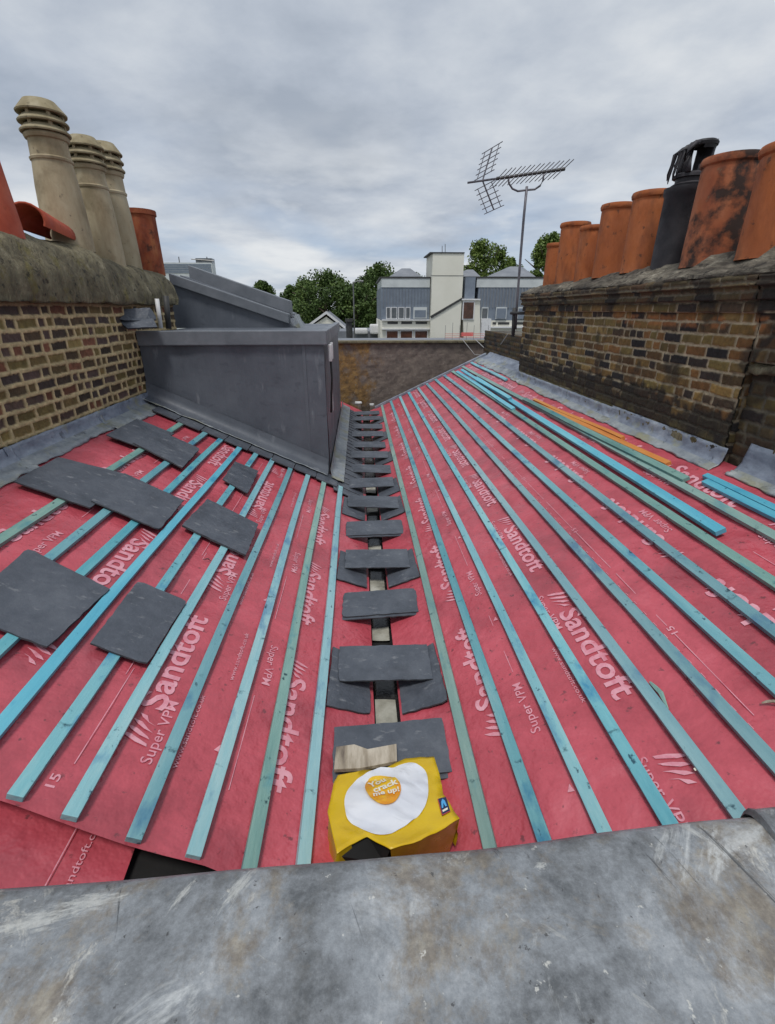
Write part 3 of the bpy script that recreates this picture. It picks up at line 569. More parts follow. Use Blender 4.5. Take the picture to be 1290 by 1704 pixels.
# ------------------------------------------------------------------ brick walls as relief
rng = np.random.default_rng(5)
def vnoise(a, b, s, seed=0):
    r = np.random.default_rng(seed); G_ = r.random((257, 257)); x = (a*s) % 256; y = (b*s) % 256
    i = np.floor(x).astype(int); j = np.floor(y).astype(int); fx = x-i; fy = y-j; fx = fx*fx*(3-2*fx); fy = fy*fy*(3-2*fy)
    return (G_[i, j]*(1-fx)+G_[i+1, j]*fx)*(1-fy)+(G_[i, j+1]*(1-fx)+G_[i+1, j+1]*fx)*fy
def fb(a, b, s, seed=0, o=4): return sum(vnoise(a, b, s*2**k, seed+k)*.5**k for k in range(o))/sum(.5**k for k in range(o))
def brick_relief(X, face, y0, y1, prof, course, mort, pal, mcol, raised, seed, stain=None, step=.0075, blen=.225, z_org=0.):
    """prof: list of (offset outwards, z). Returns an MB with a 'Col' attribute."""
    P = np.array(prof, float); seg = np.hypot(np.diff(P[:, 0]), np.diff(P[:, 1])); s = np.concatenate([[0], np.cumsum(seg)])
    ss = np.arange(0, s[-1], step); off = np.interp(ss, s, P[:, 0]); zs = np.interp(ss, s, P[:, 1])
    yy = np.arange(y0, y1, step); Y, SS = np.meshgrid(yy, ss); Z = np.repeat(zs[:, None], len(yy), 1); O = np.repeat(off[:, None], len(yy), 1)
    wz = (fb(Y+50, SS+50, 6, seed)-.5)*.020+(fb(Y+50, SS+50, 40, seed+9, 2)-.5)*.009; wy = (fb(Y+80, SS+20, 8, seed+20)-.5)*.022+(fb(Y+80, SS+50, 45, seed+29, 2)-.5)*.009
    zc = (SS+wz-z_org)/course+100; ci = np.floor(zc).astype(int); fz = (zc-ci)*course
    r = np.random.default_rng(seed); D = np.zeros_like(Y); CC = np.zeros(Y.shape+(3,)); TI = np.zeros_like(Y)
    pal = np.array(pal)
    for c in np.unique(ci):
        edges = [y0-.4-r.random()*.2]
        while edges[-1] < y1+.4: edges.append(edges[-1]+(blen if r.random() < .62 else blen*.48)+r.uniform(-.008, .008))
        edges = np.array(edges); cols = pal[r.integers(0, len(pal), len(edges))]*r.uniform(.75, 1.25, (len(edges), 1)); tilt = r.uniform(-.004, .004, len(edges))
        m = ci == c; q = (Y+wy)[m]; idx = np.clip(np.searchsorted(edges, q)-1, 0, len(edges)-2)
        d = np.minimum(q-edges[idx], edges[idx+1]-q); D[m] = d; CC[m] = cols[idx]; TI[m] = tilt[idx]
    dz = np.minimum(fz, course-fz); d = np.minimum(D, dz)
    mt = mort/2*(1+.5*(fb(Y, SS+9, 12, seed+40)-.5))
    k = np.clip((d-mt)/.006, 0, 1)
    if raised: H = (1-k)*.006+k*(-.004+TI)
    else: H = k*(.008+TI)-(1-k)*.002
    H = H+(fb(Y, SS, 30, seed+50)-.5)*.007
    CC = CC*(.75+.5*fb(Y, SS, 24, seed+60)[..., None])
    mc = np.array(mcol)*(.7+.6*fb(Y, SS, 14, seed+70)[..., None])
    C = CC*k[..., None]+mc*(1-k[..., None])
    if stain is not None: C = stain(Y, Z, C, k)
    C = np.clip(C, .004, .9)
    XX = X-face*0+(-face)*0+X*0+(X+(O+H)*face)*0+ (X+(O+H)*face)
    XX = X+(O+H)*face
    mb = MB().use('brick'); nj, ni = Y.shape
    V = np.stack([XX, Y, Z], -1).reshape(-1, 3); mb.V = [tuple(map(float, v)) for v in V]
    idx = np.arange(nj*ni).reshape(nj, ni); q = np.stack([idx[:-1, :-1], idx[:-1, 1:], idx[1:, 1:], idx[1:, :-1]], -1).reshape(-1, 4)
    if face < 0: q = q
    else: q = q[:, ::-1]
    mb.F = [tuple(map(int, f)) for f in q]; mb.I = [0]*len(mb.F)
    mb.C = np.concatenate([C.reshape(-1, 3), np.ones((nj*ni, 1))], 1)
    return mb
# left stack (faces +X)
LX = -2.33
palL = [(.085, .055, .030), (.13, .088, .036), (.18, .125, .045), (.060, .042, .038), (.095, .060, .052), (.19, .075, .042), (.16, .12, .040), (.055, .038, .026), (.23, .17, .06)]
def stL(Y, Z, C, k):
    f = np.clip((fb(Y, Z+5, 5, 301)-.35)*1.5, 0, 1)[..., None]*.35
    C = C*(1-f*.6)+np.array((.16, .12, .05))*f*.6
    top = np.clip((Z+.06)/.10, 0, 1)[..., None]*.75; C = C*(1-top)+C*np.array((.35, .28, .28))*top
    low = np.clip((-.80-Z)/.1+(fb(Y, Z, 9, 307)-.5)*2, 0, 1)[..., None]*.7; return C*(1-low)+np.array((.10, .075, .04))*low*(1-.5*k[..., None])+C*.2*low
stackL = empty('chimney_stack', (-2.7, 4, -2.5), 'left chimney stack of yellow-mortared brick under a mossy cement cap', 'chimney stack')
MB().use('plaster').box(-3.1, LX-.012, .3, 6.70, -2.5, .10).build('stack_core', parent=stackL)
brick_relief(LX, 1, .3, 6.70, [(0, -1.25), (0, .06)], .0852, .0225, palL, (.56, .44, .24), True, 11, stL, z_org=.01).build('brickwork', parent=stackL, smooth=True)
def lump(x, y, s=1.): return .5*mnoise.noise(Vector((x*3, y*3, s)))+.25*mnoise.noise(Vector((x*8, y*8, s+4)))+.15*mnoise.noise(Vector((x*20, y*20, s+9)))
def flaunching(side, X, y0, y1, prof, m, name, parent, amp=.03, step=.03, hf=None):
    n = len(prof); ysl = lin(y0, y1, step); V = []; F = []
    for j, y in enumerate(ysl):
        for i, (o, z) in enumerate(prof):
            l = lump(y, i*.16, side*3); k = (hf(y) if hf else 0)*(z > prof[0][1]+.12)
            V.append(Vector((X+side*-1*0+(-side)*(o)+(-side)*l*amp*(1 if o > -.3 else 0), y+.02*l, z+l*amp*.8+k)))
    for j in range(len(ysl)-1):
        for i in range(n-1): F.append((j*n+i, j*n+i+1, (j+1)*n+i+1, (j+1)*n+i))
    F += [tuple(range(n)), tuple((len(ysl)-1)*n+i for i in range(n))[::-1]]
    mbx = MB().use(m).add(V, F); return mbx.build(name, parent=parent, smooth=True)
pL = [(-.02, .055), (.03, .05), (.065, .05), (.075, .07), (.075, .12), (.068, .18), (.055, .25), (.035, .32), (.01, .385), (-.04, .425), (-.10, .455), (-.2, .48), (-.35, .49), (-.5, .46), (-.7, .40), (-.72, .05)]
flaunching(-1, LX, .3, 6.74, pL, 'flaunch', 'cement_flaunching', stackL, .045, .025, lambda y: .045*(1 if y < 5.0 else max(0, 1-(y-5)/.12))-.06*max(0, (y-5.2)/1.6))
# right stack (faces -X)
RX = 2.44
palR = [(.15, .082, .030), (.22, .130, .040), (.13, .080, .032), (.08, .052, .030), (.04, .028, .022), (.27, .165, .050), (.20, .145, .045), (.24, .115, .036), (.026, .022, .022), (.17, .120, .04), (.30, .20, .07)]
def stR(Y, Z, C, k):
    n = fb(Y, Z+3, 4, 401); n2 = fb(Y, Z, 11, 405)
    soot = np.clip((Z-.0)/.05, 0, 1)*.66+np.clip((n-.56)*7, 0, .7)+np.clip((-.60-Z)/.08+(n2-.5)*4, 0, 1)*.9*(Z < -.42)+.6*np.clip((3.05-Y)/.15, 0, 1)
    soot = np.clip(soot, 0, .92)[..., None]; C = C*.88*(1-soot)+np.array((.024, .020, .016))*soot
    org = np.clip((Z+.13)/.02, 0, 1)*np.clip((-.03-Z)/.02, 0, 1)*np.clip((4.9-Y)/.3, 0, 1)*np.clip((n2-.38)*6, 0, 1); org = org[..., None]*k[..., None]*.6; C = C*(1-org)+np.array((.42, .16, .05))*org
    moss = np.clip((-.78-Z)/.10, 0, 1)*np.clip((fb(Y, Z, 9, 409)-.42)*6, 0, 1); moss = moss[..., None]*.75
    return C*(1-moss)+np.array((.18, .15, .055))*moss
stB0 = lambda Y, Z, C, k: C*.5
stackR = empty('chimney_stack', (2.8, 5, -2.5), 'right chimney stack of sooty brown brick with stepped top courses', 'chimney stack')
MB().use('flaunch_dark').box(RX+.012, 3.3, 3.03, 7.52, -2.5, .16).box(RX+.075, 3.29, .9, 3.029, -2.5, .15).build('stack_core', parent=stackR)
prR = [(0, -1.30), (0, -.022), (.028, -.02), (.028, .055), (.058, .058), (.058, .13), (.085, .133), (.082, .185), (.05, .21)]
bw = brick_relief(RX, -1, 3.02, 7.55, prR, .0775, .0105, palR, (.56, .46, .31), False, 21, stR, z_org=-.02)
bw.build('brickwork', parent=stackR, smooth=True)
# the recessed, blackened length of wall nearer the camera
brick_relief(RX+.0, -1, .9, 3.02, [(0, -.30), (0, -.022), (.028, -.02), (.028, .055), (.058, .058), (.058, .13), (.085, .133), (.082, .185), (.05, .21)], .0775, .0105, palR, (.56, .46, .31), False, 22, stR, z_org=.0).build('brickwork', parent=stackR, smooth=True)
pier = empty('brick_pier', (2.5, 2, -2.5), 'blackened rough brick base at the right edge, set back below a stone ledge', 'brick pier')
def stP(Y, Z, C, k):
    s_ = np.clip((fb(Y, Z+3, 5, 431)-.25)*2.2, 0, .75)[..., None]; return C*(1-s_)+np.array((.022, .018, .016))*s_
brick_relief(RX+.055, -1, .9, 3.02, [(0, -1.30), (0, -.33)], .080, .014, palR, (.30, .26, .18), False, 33, stP).build('brickwork', parent=pier, smooth=True)
MB().use('flaunch').add(*grid(lambda y, t: Vector((RX+.056-[.0, .045, .058, .050, .01][int(t)]+.05*lump(y*1.5, t*.3), y, [-.365, -.36, -.345, -.325, -.30][int(t)]+.06*lump(y*1.5, t*.1, 2))), lin(.9, 3.02, .02), [0, 1, 2, 3, 4])).build('stone_ledge', parent=pier, smooth=True)
flR = [(.03, .185), (.075, .188), (.083, .203), (.07, .225), (.03, .25), (-.03, .285), (-.10, .33), (-.2, .355), (-.32, .35), (-.5, .32), (-.75, .25), (-.8, .12)]
flaunching(1, RX, .9, 7.52, flR, 'flaunch_dark', 'cement_flaunching', stackR, .045, .022, lambda y: .05*max(0, min(1, (4.6-y)/1.4))-.045*max(0, (y-5)/2.5)+.012*mnoise.noise(Vector((y*6, 0, 9))))
# rough mortar and moss at the foot of the right stack
ft = MB().use('flaunch'); ft.add(*grid(lambda y, t: Vector((RX-[-.002, .008, .014, .02][int(t)]-.010*lump(y, t*.3, 6), y, [-.85, -.875, -.905, -.97][int(t)]+.035*mnoise.noise(Vector((y*2.2, 0, 3)))*(t < 2))), lin(3.02, 7.5, .02), [0, 1, 2, 3])); ft.build('mortar_fillet', parent=stackR, smooth=True)
e = brick_relief(0, -1, RX+.003, RX+.075, [(0, -1.3), (0, -.30)], .0775, .0105, palR, (.40, .32, .22), False, 45, stB0, step=.0075); e.V = [(y, 3.02+x, z) for x, y, z in e.V]; e.build('brickwork', parent=stackR, smooth=True)
# low dark stack beyond the right one
low_ = empty('chimney_stack', (2.9, 9.3, -2), 'low dark brick stack with crumbling top beyond the right chimney', 'chimney stack')
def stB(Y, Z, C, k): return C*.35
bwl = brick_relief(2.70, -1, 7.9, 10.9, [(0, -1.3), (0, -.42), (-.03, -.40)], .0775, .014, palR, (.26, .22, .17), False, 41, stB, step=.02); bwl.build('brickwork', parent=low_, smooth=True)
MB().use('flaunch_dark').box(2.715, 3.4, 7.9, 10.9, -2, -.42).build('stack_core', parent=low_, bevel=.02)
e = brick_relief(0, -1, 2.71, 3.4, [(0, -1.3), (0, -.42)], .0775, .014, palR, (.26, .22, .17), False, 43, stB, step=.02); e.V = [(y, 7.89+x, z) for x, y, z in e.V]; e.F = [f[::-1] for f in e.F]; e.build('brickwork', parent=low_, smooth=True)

# ---- lead flashings
def flashing(side, xa, xf, xw, y0, y1, label, up=.10, seed=1, rag=.02):
    """apron from xa to fold xf on the slope, upstand to the wall."""
    def f(y, t):
        t = int(t); n = mnoise.noise(Vector((y*6, seed, t*.4))); r_ = mnoise.noise(Vector((y*3, seed*3.3, 0)))+.6*mnoise.noise(Vector((y*11, seed, 5)))
        crink = .010*mnoise.noise(Vector((y*11, t*.9, seed)))+.006*mnoise.noise(Vector((y*30, t*1.5, seed)))
        if t == 0: return roof(side, xa-side*rag*r_, y, .006+.010*abs(n))
        if t < 6: return roof(side, xa+(xf-xa)*t/6+.004*n, y, .014+.012*n+crink)
        if t == 6: return roof(side, xf, y, .016)
        zf = roof(side, xf, y).z; q = (t-6)/4
        return Vector((xf+(xw-xf)*q**.6+side*0+crink, y, zf+.012+up*q+.004*n))
    mbx = MB().use('lead'); V, F = grid(f, lin(y0, y1, .015), list(range(11))); n = len(lin(y0, y1, .015))
    mbx.add(V, F[:(n-1)*6]); k0 = len(mbx.V); mbx.mats.append('lead_blue'); mbx.F += F[(n-1)*6:]; mbx.I += [1]*(len(F)-(n-1)*6)
    o = mbx.build('lead_flashing', smooth=True); md = o.modifiers.new('t', 'SOLIDIFY'); md.thickness = .004; md.offset = 1
    tag(o, label, 'lead flashing', 'lead flashings at the foot of the brick stacks'); return o
flashing(-1, -2.17, -2.275, -2.315, .9, 3.22, 'lead flashing under the left brick wall, piece cut by the left edge', seed=1)
flashing(-1, -2.19, -2.285, -2.310, 3.15, 4.40, 'lead flashing under the left brick wall, middle piece between two lapped joints', seed=2)
flashing(-1, -2.13, -2.285, -2.312, 4.34, 5.46, 'lead flashing under the left brick wall, piece touching the grey box', seed=3, rag=.03)
flashing(1, 2.335, 2.405, 2.432, 2.98, 4.55, 'lead flashing under the right stack with a free bent end', seed=4, up=.115)
flashing(1, 2.33, 2.405, 2.425, 4.48, 7.60, 'long far lead flashing under the right stack', seed=5, up=.10)
flashing(1, 2.36, 2.43, 2.48, .9, 2.86, 'crumpled lead flashing with rounded raised corner at the right edge', seed=6, up=.17, rag=.03)
flashing(1, 2.36, 2.50, 2.69, 7.62, 10.3, 'wide grey flashing at the far top corner of the right slope', seed=7, up=.12, rag=.03)

# ------------------------------------------------------------------ chimney pots
def pot(name, label, x, y, z, h, r0, r1, m, group, style='roll'):
    e_ = empty(name, (x, y, z-.04), label, 'chimney pot', group)
    if style == 'roll':
        p = [(r0*.9, 0), (r0, 0), (r0*.985, .02)]+[(r0+(r1-r0)*t, h*t) for t in (.2, .4, .6, .8, .9)]+[(r1*.99, h-.055), (r1*1.07, h-.045), (r1*1.10, h-.022), (r1*1.05, h), (r1*.93, h), (r1*.88, h-.02), (r1*.86, h-.3), (0.001, h-.3)]
        mb = MB().use(m).lathe((x, y, z-.04), p, 32, .006); mb.build('pot_body', parent=e_, auto=40)
    return e_
GR = 'terracotta pots in a row on the right stack'
for lab, u, vb, vt, rb, rt, m in (
    ('terracotta pot cut by the right edge of the view, largest of the row', 1291, 420, 238, .215, .205, 'terra'),
    ('soot-streaked terracotta pot between the cut-off pot and the black cowled pot', 1182, 436, 262, .205, .185, 'terra_soot'),
    ('terracotta pot immediately left of the black cowled pot', 1066, 447, 320, .175, .165, 'terra'),
    ('terracotta pot with plain rim second left of the black cowled pot', 1012, 456, 340, .16, .155, 'terra'),
    ('shorter terracotta pot between two taller ones on the right stack', 977, 463, 376, .145, .14, 'terra'),
    ('tall terracotta pot second from the far end of the right stack', 946, 467, 371, .165, .165, 'terra'),
    ('smallest terracotta pot at the far end of the right stack', 919, 473, 405, .125, .12, 'terra')):
    b = at_x(u, vb, 2.65); t = at_x(u, vb, 2.65); y = b.y
    zt = -((vt-515)*.922*(y*math.cos(PITCH)-.7*math.sin(PITCH)*0+0)/800)  # first guess of the rim height
    r = ray(u+(u-645)*(vb-vt)/2300., vt); zt = r.z*(y/r.y)
    pot('chimney_pot', lab, 2.65, y, b.z, zt-b.z+.04, rb, rt, m, GR)
# blackened pot with broken cowl
b = at_x(1117, 440, 2.65); y = b.y
e_ = empty('chimney_pot', (2.65, y, b.z-.04), 'blackened pot with a torn metal cowl in the right row', 'chimney pot', GR)
zt = (lambda u, v: (lambda r: r.z*(y/r.y))(ray(u, v))); z1 = zt(1138, 313); h = z1-(b.z-.04); r0 = .155; ztop = zt(1160, 236); HH = ztop-z1
MB().use('blackpot').lathe((2.65, y, b.z-.04), [(r0, 0), (r0*1.0, .2), (r0*.96, h-.06), (r0*1.05, h-.04), (r0*1.05, h), (r0*.7, h), (r0*.66, h-.2), (.001, h-.2)], 28, .01).build('pot_body', parent=e_, auto=40)
MB().use('blackpot').lathe((2.66, y, z1), [(.10, -.03), (.125, .0), (.13, .02), (.105, .035), (.105, .06), (.125, .065), (.125, .085), (.10, .10), (.02, .11)], 22, .03).build('cowl_collar', parent=e_, auto=40)
# half of the cowl drum still stands, torn edge leaning over
V = []; F = []; n = 15; rows = 9
for j in range(rows):
    for k in range(n):
        a = -2.0+3.4*k/(n-1); t = j/(rows-1); w = 1 if j < 2 or j > 5 else .0
        rr = .085+.012*t+.012*mnoise.noise(Vector((k*.5, j*.6, 3)))
        for rq in (rr, rr-.012): V.append(Vector((2.695+.02*t+rq*math.cos(a), y+rq*math.sin(a), z1+.09+(HH-.09)*t+(.02*mnoise.noise(Vector((k*.9, 1, 5))) if j == rows-1 else 0))))
for j in range(rows-1):
    for k in range(n-1):
        if 1 < j < 6 and (k < 4): continue
        i0 = (j*n+k)*2; i1 = i0+2; i2 = i0+2*n; i3 = i2+2
        F += [(i0, i1, i3, i2), (i0+1, i2+1, i3+1, i1+1), (i2, i3, i3+1, i2+1), (i0, i0+1, i1+1, i1), (i0, i2, i2+1, i0+1), (i1, i1+1, i3+1, i3)]
MB().use('blackpot').add(V, F).lathe((2.72, y, ztop-.03), [(.10, 0), (.105, .02), (.09, .035), (.0, .04)], 16, .04).build('cowl_head', parent=e_, auto=40)
for k in range(8):
    a = random.uniform(.2, 1); yy = y+random.uniform(-.09, .09); st = MB().use('blackpot'); L = .10+.12*a
    st.tube([(2.68, yy*.3+y*.7, ztop-.01), (2.60, yy, ztop-.02-.02*a), (2.56-.02*a, yy, ztop-.07), (2.545-.03*a, yy, ztop-L), (2.55-.03*a, yy+.01, ztop-L-.05*a)], [.022, .017, .013, .010, .003], 5); st.build('torn_strap', parent=e_, smooth=True)
for k in range(4): MB().use('blackpot').tube([(2.58+.015*k, y-.09+.06*k, z1+.09), (2.575+.01*k, y-.09+.06*k, z1+.5*HH), (2.63, y-.03+.02*k, ztop-.02)], [.022, .016, .013], 6).build('cowl_strut', parent=e_, smooth=True)
# left pots
GLp = 'tall buff louvred pots on the left stack'
def louvre(lab, u, vb, vt, X, r):
    r *= .93; vt += 7
    b = at_x(u, vb, X); y = b.y; rr = ray(u+(u-645)*(vb-vt)/2300., vt); h = rr.z*(y/rr.y)-b.z+.05; z = b.z-.05
    e_ = empty('chimney_pot', (X, y, z), lab, 'chimney pot', GLp)
    ra = r*.80
    MB().use('stonepot').lathe((X, y, z), [(r, 0), (r*.97, h*.2), (r*.90, h*.45), (ra, h*.62), (ra*1.06, h*.625), (ra*1.08, h*.64), (ra*1.0, h*.65), (ra*.96, h*.76), (ra*1.06, h*.765), (ra*1.12, h*.785), (ra*1.04, h*.80), (ra*.80, h*.805), (ra*.70, h*.81), (ra*.68, h*.96), (.001, h*.965)], 32, .004).build('pot_body', parent=e_, auto=35)
    for k in range(3):
        za = z+h*(.803+.062*k); hh = h*(.050 if k < 2 else .085)
        mo = MB().use('stonecap').lathe((X, y, za), [(ra*.86, .004), (ra*1.22, 0), (ra*1.24, .01), (ra*1.20, .018), (ra*(.94 if k < 2 else .78), hh), (ra*(.84 if k < 2 else .7), hh), (ra*(.9 if k < 2 else .68), .03)], 30, .006)
        mo.build('louvre_ring', parent=e_, auto=35)
    for k in range(6):
        q = k*math.pi/3+.3; MB().use('stonepot').box(X+ra*.95*math.cos(q)-.012, X+ra*.95*math.cos(q)+.012, y+ra*.95*math.sin(q)-.012, y+ra*.95*math.sin(q)+.012, z+h*.80, z+h*.93).build('louvre_lug', parent=e_)
louvre('tallest buff louvred pot, nearest of the three on the left stack', 118, 408, 165, -2.55, .20)
louvre('middle buff louvred pot with a chipped rim', 178, 434, 224, -2.55, .185)
louvre('buff louvred pot furthest from the camera, beside the rusty square flue', 209, 443, 234, -2.55, .18)
b = at_x(247, 452, -2.55)
e_ = empty('chimney_pot', (b.x, b.y, b.z-.04), 'rusty red-brown plain pot at the far end of the left stack', 'chimney pot', 'red pots on the left stack')
MB().use('rusty').lathe((b.x, b.y, b.z-.04), [(.19, 0), (.185, .3), (.18, .62), (.195, .63), (.195, .68), (.17, .68), (.16, .5), (.001, .5)], 14, .01).build('pot_body', parent=e_, auto=40)
b = at_x(-15, 388, -2.55)
pot('chimney_pot', 'red clay pot cut by the left edge of the view', -2.55, b.y, .50, .62, .20, .15, 'terra_red', 'red pots on the left stack')
# half-round clay hood lying on the left flaunching
hp = at_x(70, 372, -2.52); hd = MB().use('terra_red'); V = []; F = []; n = 14
for j, yy in enumerate(lin(-.20, .26, .08)):
    for k in range(n):
        a = math.pi*1.25*k/(n-1)-.4; taper = 1-.25*j/6
        for rr in (.125, .108): V.append(Vector((hp.x+rr*taper*math.cos(a)*1.05, hp.y+yy+.2*rr*math.cos(a), hp.z+.0+rr*taper*math.sin(a)*.95-.05*j/6)))
nj = j+1
for j in range(nj-1):
    for k in range(n-1):
        i0 = (j*n+k)*2; i1 = i0+2; i2 = i0+2*n; i3 = i2+2
        F += [(i0, i1, i3, i2), (i0+1, i2+1, i3+1, i1+1)]
for k in range(n-1):
    F += [(k*2, k*2+1, k*2+3, k*2+2)]; q = (nj-1)*n*2; F += [(q+k*2, q+k*2+2, q+k*2+3, q+k*2+1)]
hd.add(V, F); hd = hd.build('clay_hood', smooth=True); tag(hd, 'half-round red clay hood lying open between the left red pot and tallest buff pot', 'clay hood')

# ------------------------------------------------------------------ grey felted roof box (stair enclosure)
bx = empty('roof_box', (-1.35, 7, -2.3), 'dark grey felted flat-topped box built into the left slope', 'roof box')
X0, X1, Y0, Y1, ZT = -2.32, -.385, 5.50, 9.2, -.235
mb = MB().use('box')
def bf(a, b_): # slight dents in the felted face
  return bf0(a, b_)
def bf0(a, b_):   # front face grid
    x = X0+(X1-X0)*a; zb = -2.0-S*x-.05; z = zb+(ZT-zb)*b_
    return Vector((x-.0, Y0+.022*mnoise.noise(Vector((x*2, z*2, 1)))+.008*mnoise.noise(Vector((x*6, z*4, 5)))-.015*(1-b_), z))
mb.add(*grid(bf, lin(0, 1, .03), lin(0, 1, .06)))
mb.add(*grid(lambda y, b_: Vector((X1+.008*mnoise.noise(Vector((y*2, b_*3, 7)))+.012*(1-b_), y, -2.0-S*X1-.05+(ZT+2.0+S*X1+.05)*b_)), lin(Y0-.003, Y1, .1), lin(0, 1, .08)))
mb.add([(X0, Y1, -2), (X1, Y1, -2), (X1, Y1, ZT), (X0, Y1, ZT), (X0, Y0, ZT), (X1, Y0, ZT)], [(0, 3, 2, 1), (3, 4, 5, 2)])
mb.build('felted_wall', parent=bx, smooth=False)
MB().use('boxtrim').box(X0, X1+.035, Y0-.045, Y0+.05, ZT-.115, ZT+.03).build('front_fascia', parent=bx, bevel=.010)
MB().use('boxtrim').box(X1-.05, X1+.038, Y0+.051, Y1+.04, ZT-.115, ZT+.028).build('side_fascia', parent=bx, bevel=.010)
MB().use('box').box(X0, X1-.052, Y0+.052, Y1, ZT-.05, ZT+.004).build('flat_top', parent=bx)
for x in (-.62,): MB().use('box').prism([(x, Y0-.022, -2.0-S*x+.18), (x+.035, Y0-.022, -2.0-S*x+.18), (x+.035, Y0-.012, ZT-.115), (x, Y0-.012, ZT-.115)], (0, .012, 0)).build('felt_lap', parent=bx, bevel=.002)
# skirt flashing at the foot
mb = MB().use('box')
def sk(x, t):
    t = int(t); n = mnoise.noise(Vector((x*7, t, 0))); zb = -2.0-S*x
    return [Vector((x, Y0-.028, zb+.20)), Vector((x, Y0-.036+.004*n, zb+.14)), Vector((x, Y0-.05, zb+.09+.01*n)), Vector((x, Y0-.09, zb+.062+.006*n)), Vector((x, Y0-.20+.02*n, zb+.052+.008*n))][t]
mb.add(*grid(sk, lin(X0, X1-.01, .03), [0, 1, 2, 3, 4])); mb.build('skirt_flashing', parent=bx, smooth=True)
sl = MB().use('lead'); sl.tube([sk(x, 4)+Vector((0, -.004-.02*abs(mnoise.noise(Vector((x*9, 3, 1)))), .006)) for x in lin(X0, X1-.02, .025)], [.004+.009*abs(mnoise.noise(Vector((x*15, 1, 1)))) for x in lin(X0, X1-.02, .025)], 6); sl.build('sealant_edge', parent=bx, smooth=True)
# corner and side lead strip
mb = MB().use('lead'); mb.add(*grid(lambda x, y: roof(-1, x, y, .050+.010*mnoise.noise(Vector((x*20, y*9, 1))))+Vector((0, 0, .09 if x < -.378 else 0)), [-.383, -.372, -.34, -.30, -.265+.0, -.235], lin(5.28, 9.9, .05)))
mb.build('side_lead_strip', parent=bx, smooth=True)
for y in (5.62, 5.9): MB().use('white').box(X1+.040, X1+.075, y, y+.10, ZT-.30, ZT-.12).build('white_bracket', parent=bx, bevel=.008)
MB().use('dark').tube([(X1+.05, 5.75, ZT-.14), (X1+.06, 5.76, ZT-.5), (X1+.03, 5.8, ZT-.9)], .012, 8).build('black_conduit', parent=bx, smooth=True)
MB().use('white').box(X1+.028, X1+.034, 6.2, 6.28, -1.2, -.95).build('white_patch', parent=bx)

# second, mono-pitched enclosure standing further back
d2 = empty('roof_dormer', (-1.6, 8, -.24), 'dark grey wedge-shaped dormer with sloping coping behind the flat grey box', 'dormer')
YA, YB = 7.2, 8.8
prof = [(-2.66, -.235), (-2.46, .36), (-1.0, -.12), (-.90, -.235)]
MB().use('box').prism([(x, YA, z) for x, z in prof], (0, YB-YA, 0)).build('felted_wall', parent=d2)
def slopebar(x0, z0, x1, z1, ya, yb, hh, nm, m='boxtrim'):
    MB().use(m).prism([(x0, ya, z0), (x1, ya, z1), (x1, ya, z1+hh), (x0, ya, z0+hh)], (0, yb-ya, 0)).build(nm, parent=d2, bevel=.008)
slopebar(-2.475, .315, -.96, -.18, YA-.05, YA+.16, .125, 'front_coping'); slopebar(-2.40, .40, -1.0, -.085, YA+.161, YB-.3, .03, 'roof_sheet', 'box')
slopebar(-2.32, .39, -.98, -.055, YA+.30, YA+.62, .17, 'rear_coping')
MB().use('lead').prism([(-.90, YA-.06, -.20), (-.84, YA-.06, -.235), (-.80, YA-.06, -.235), (-.87, YA-.06, -.06)], (0, .5, 0)).build('end_flashing', parent=d2)

# slates and pipe between flaunching and box
GQ = 'old slates capping the corner above the grey box'
slate([at_y(172, 516, 5.25), at_y(250, 512, 5.45), at_y(262, 532, 5.45), at_y(205, 534, 5.2)], 'upper mossy slate jutting from under the cement cap above the grey box', GQ, .02)
slate([at_y(195, 532, 5.25), at_y(255, 531, 5.40), at_y(262, 545, 5.35), at_y(212, 547, 5.15)], 'lower mossy slate jutting out just above the grey box', GQ, .02)
o = MB().use('white').tube([at_y(261, 497, 5.75), at_y(268, 546, 5.75)], .022, 12).build('waste_pipe', smooth=True); tag(o, 'short white pipe standing behind the left stack', 'pipe')
o = MB().use('dark').tube([at_y(276, 492, 5.95), at_y(281, 547, 5.95)], .03, 12).build('waste_pipe', smooth=True); tag(o, 'black pipe beside the short white pipe', 'pipe')

# ------------------------------------------------------------------ stained wall across the far end
fw = empty('boundary_wall', (1, 11.6, -12), 'rust-stained rendered wall with a thin coping across the far end of the valley', 'wall')
mb = MB().use('rustwall'); mb.add(*grid(lambda x, z: Vector((x, 11.5+.02*mnoise.noise(Vector((x*2, z*2, 0)))+.012*mnoise.noise(Vector((x*9, z*9, 0))), z)), lin(-4, 4.2, .06), lin(-4, -.70, .06)))
mb.box(-4, 4.2, 11.54, 11.8, -12, -.705); mb.build('rendered_face', parent=fw)
mb = MB().use('flaunch'); mb.box(-4, 4.2, 11.44, 11.86, -.70, -.655); mb.build('coping', parent=fw, bevel=.008)
for k, (x, y, w_) in enumerate(((-.13, 10.75, .16), (.02, 10.0, .10), (.20, 10.9, .10))):
    z = -1.99+(.07 if k == 0 else .0); P = [Vector((x+w_*a+.02*mnoise.noise(Vector((a*5, k, 0))), y+w_*.6*b_, z+.02*mnoise.noise(Vector((a*3, b_*3, k))))) for a, b_ in ((0, 0), (.6, -.1), (1, .2), (.9, .8), (.4, 1), (.05, .6))]
    o = MB().use('white').prism(P, (0, 0, .035)).build('rubble_piece', bevel=.005)
    tag(o, 'white rubble piece lying in the far end of the valley', 'rubble', 'white rubble at the far end of the valley')
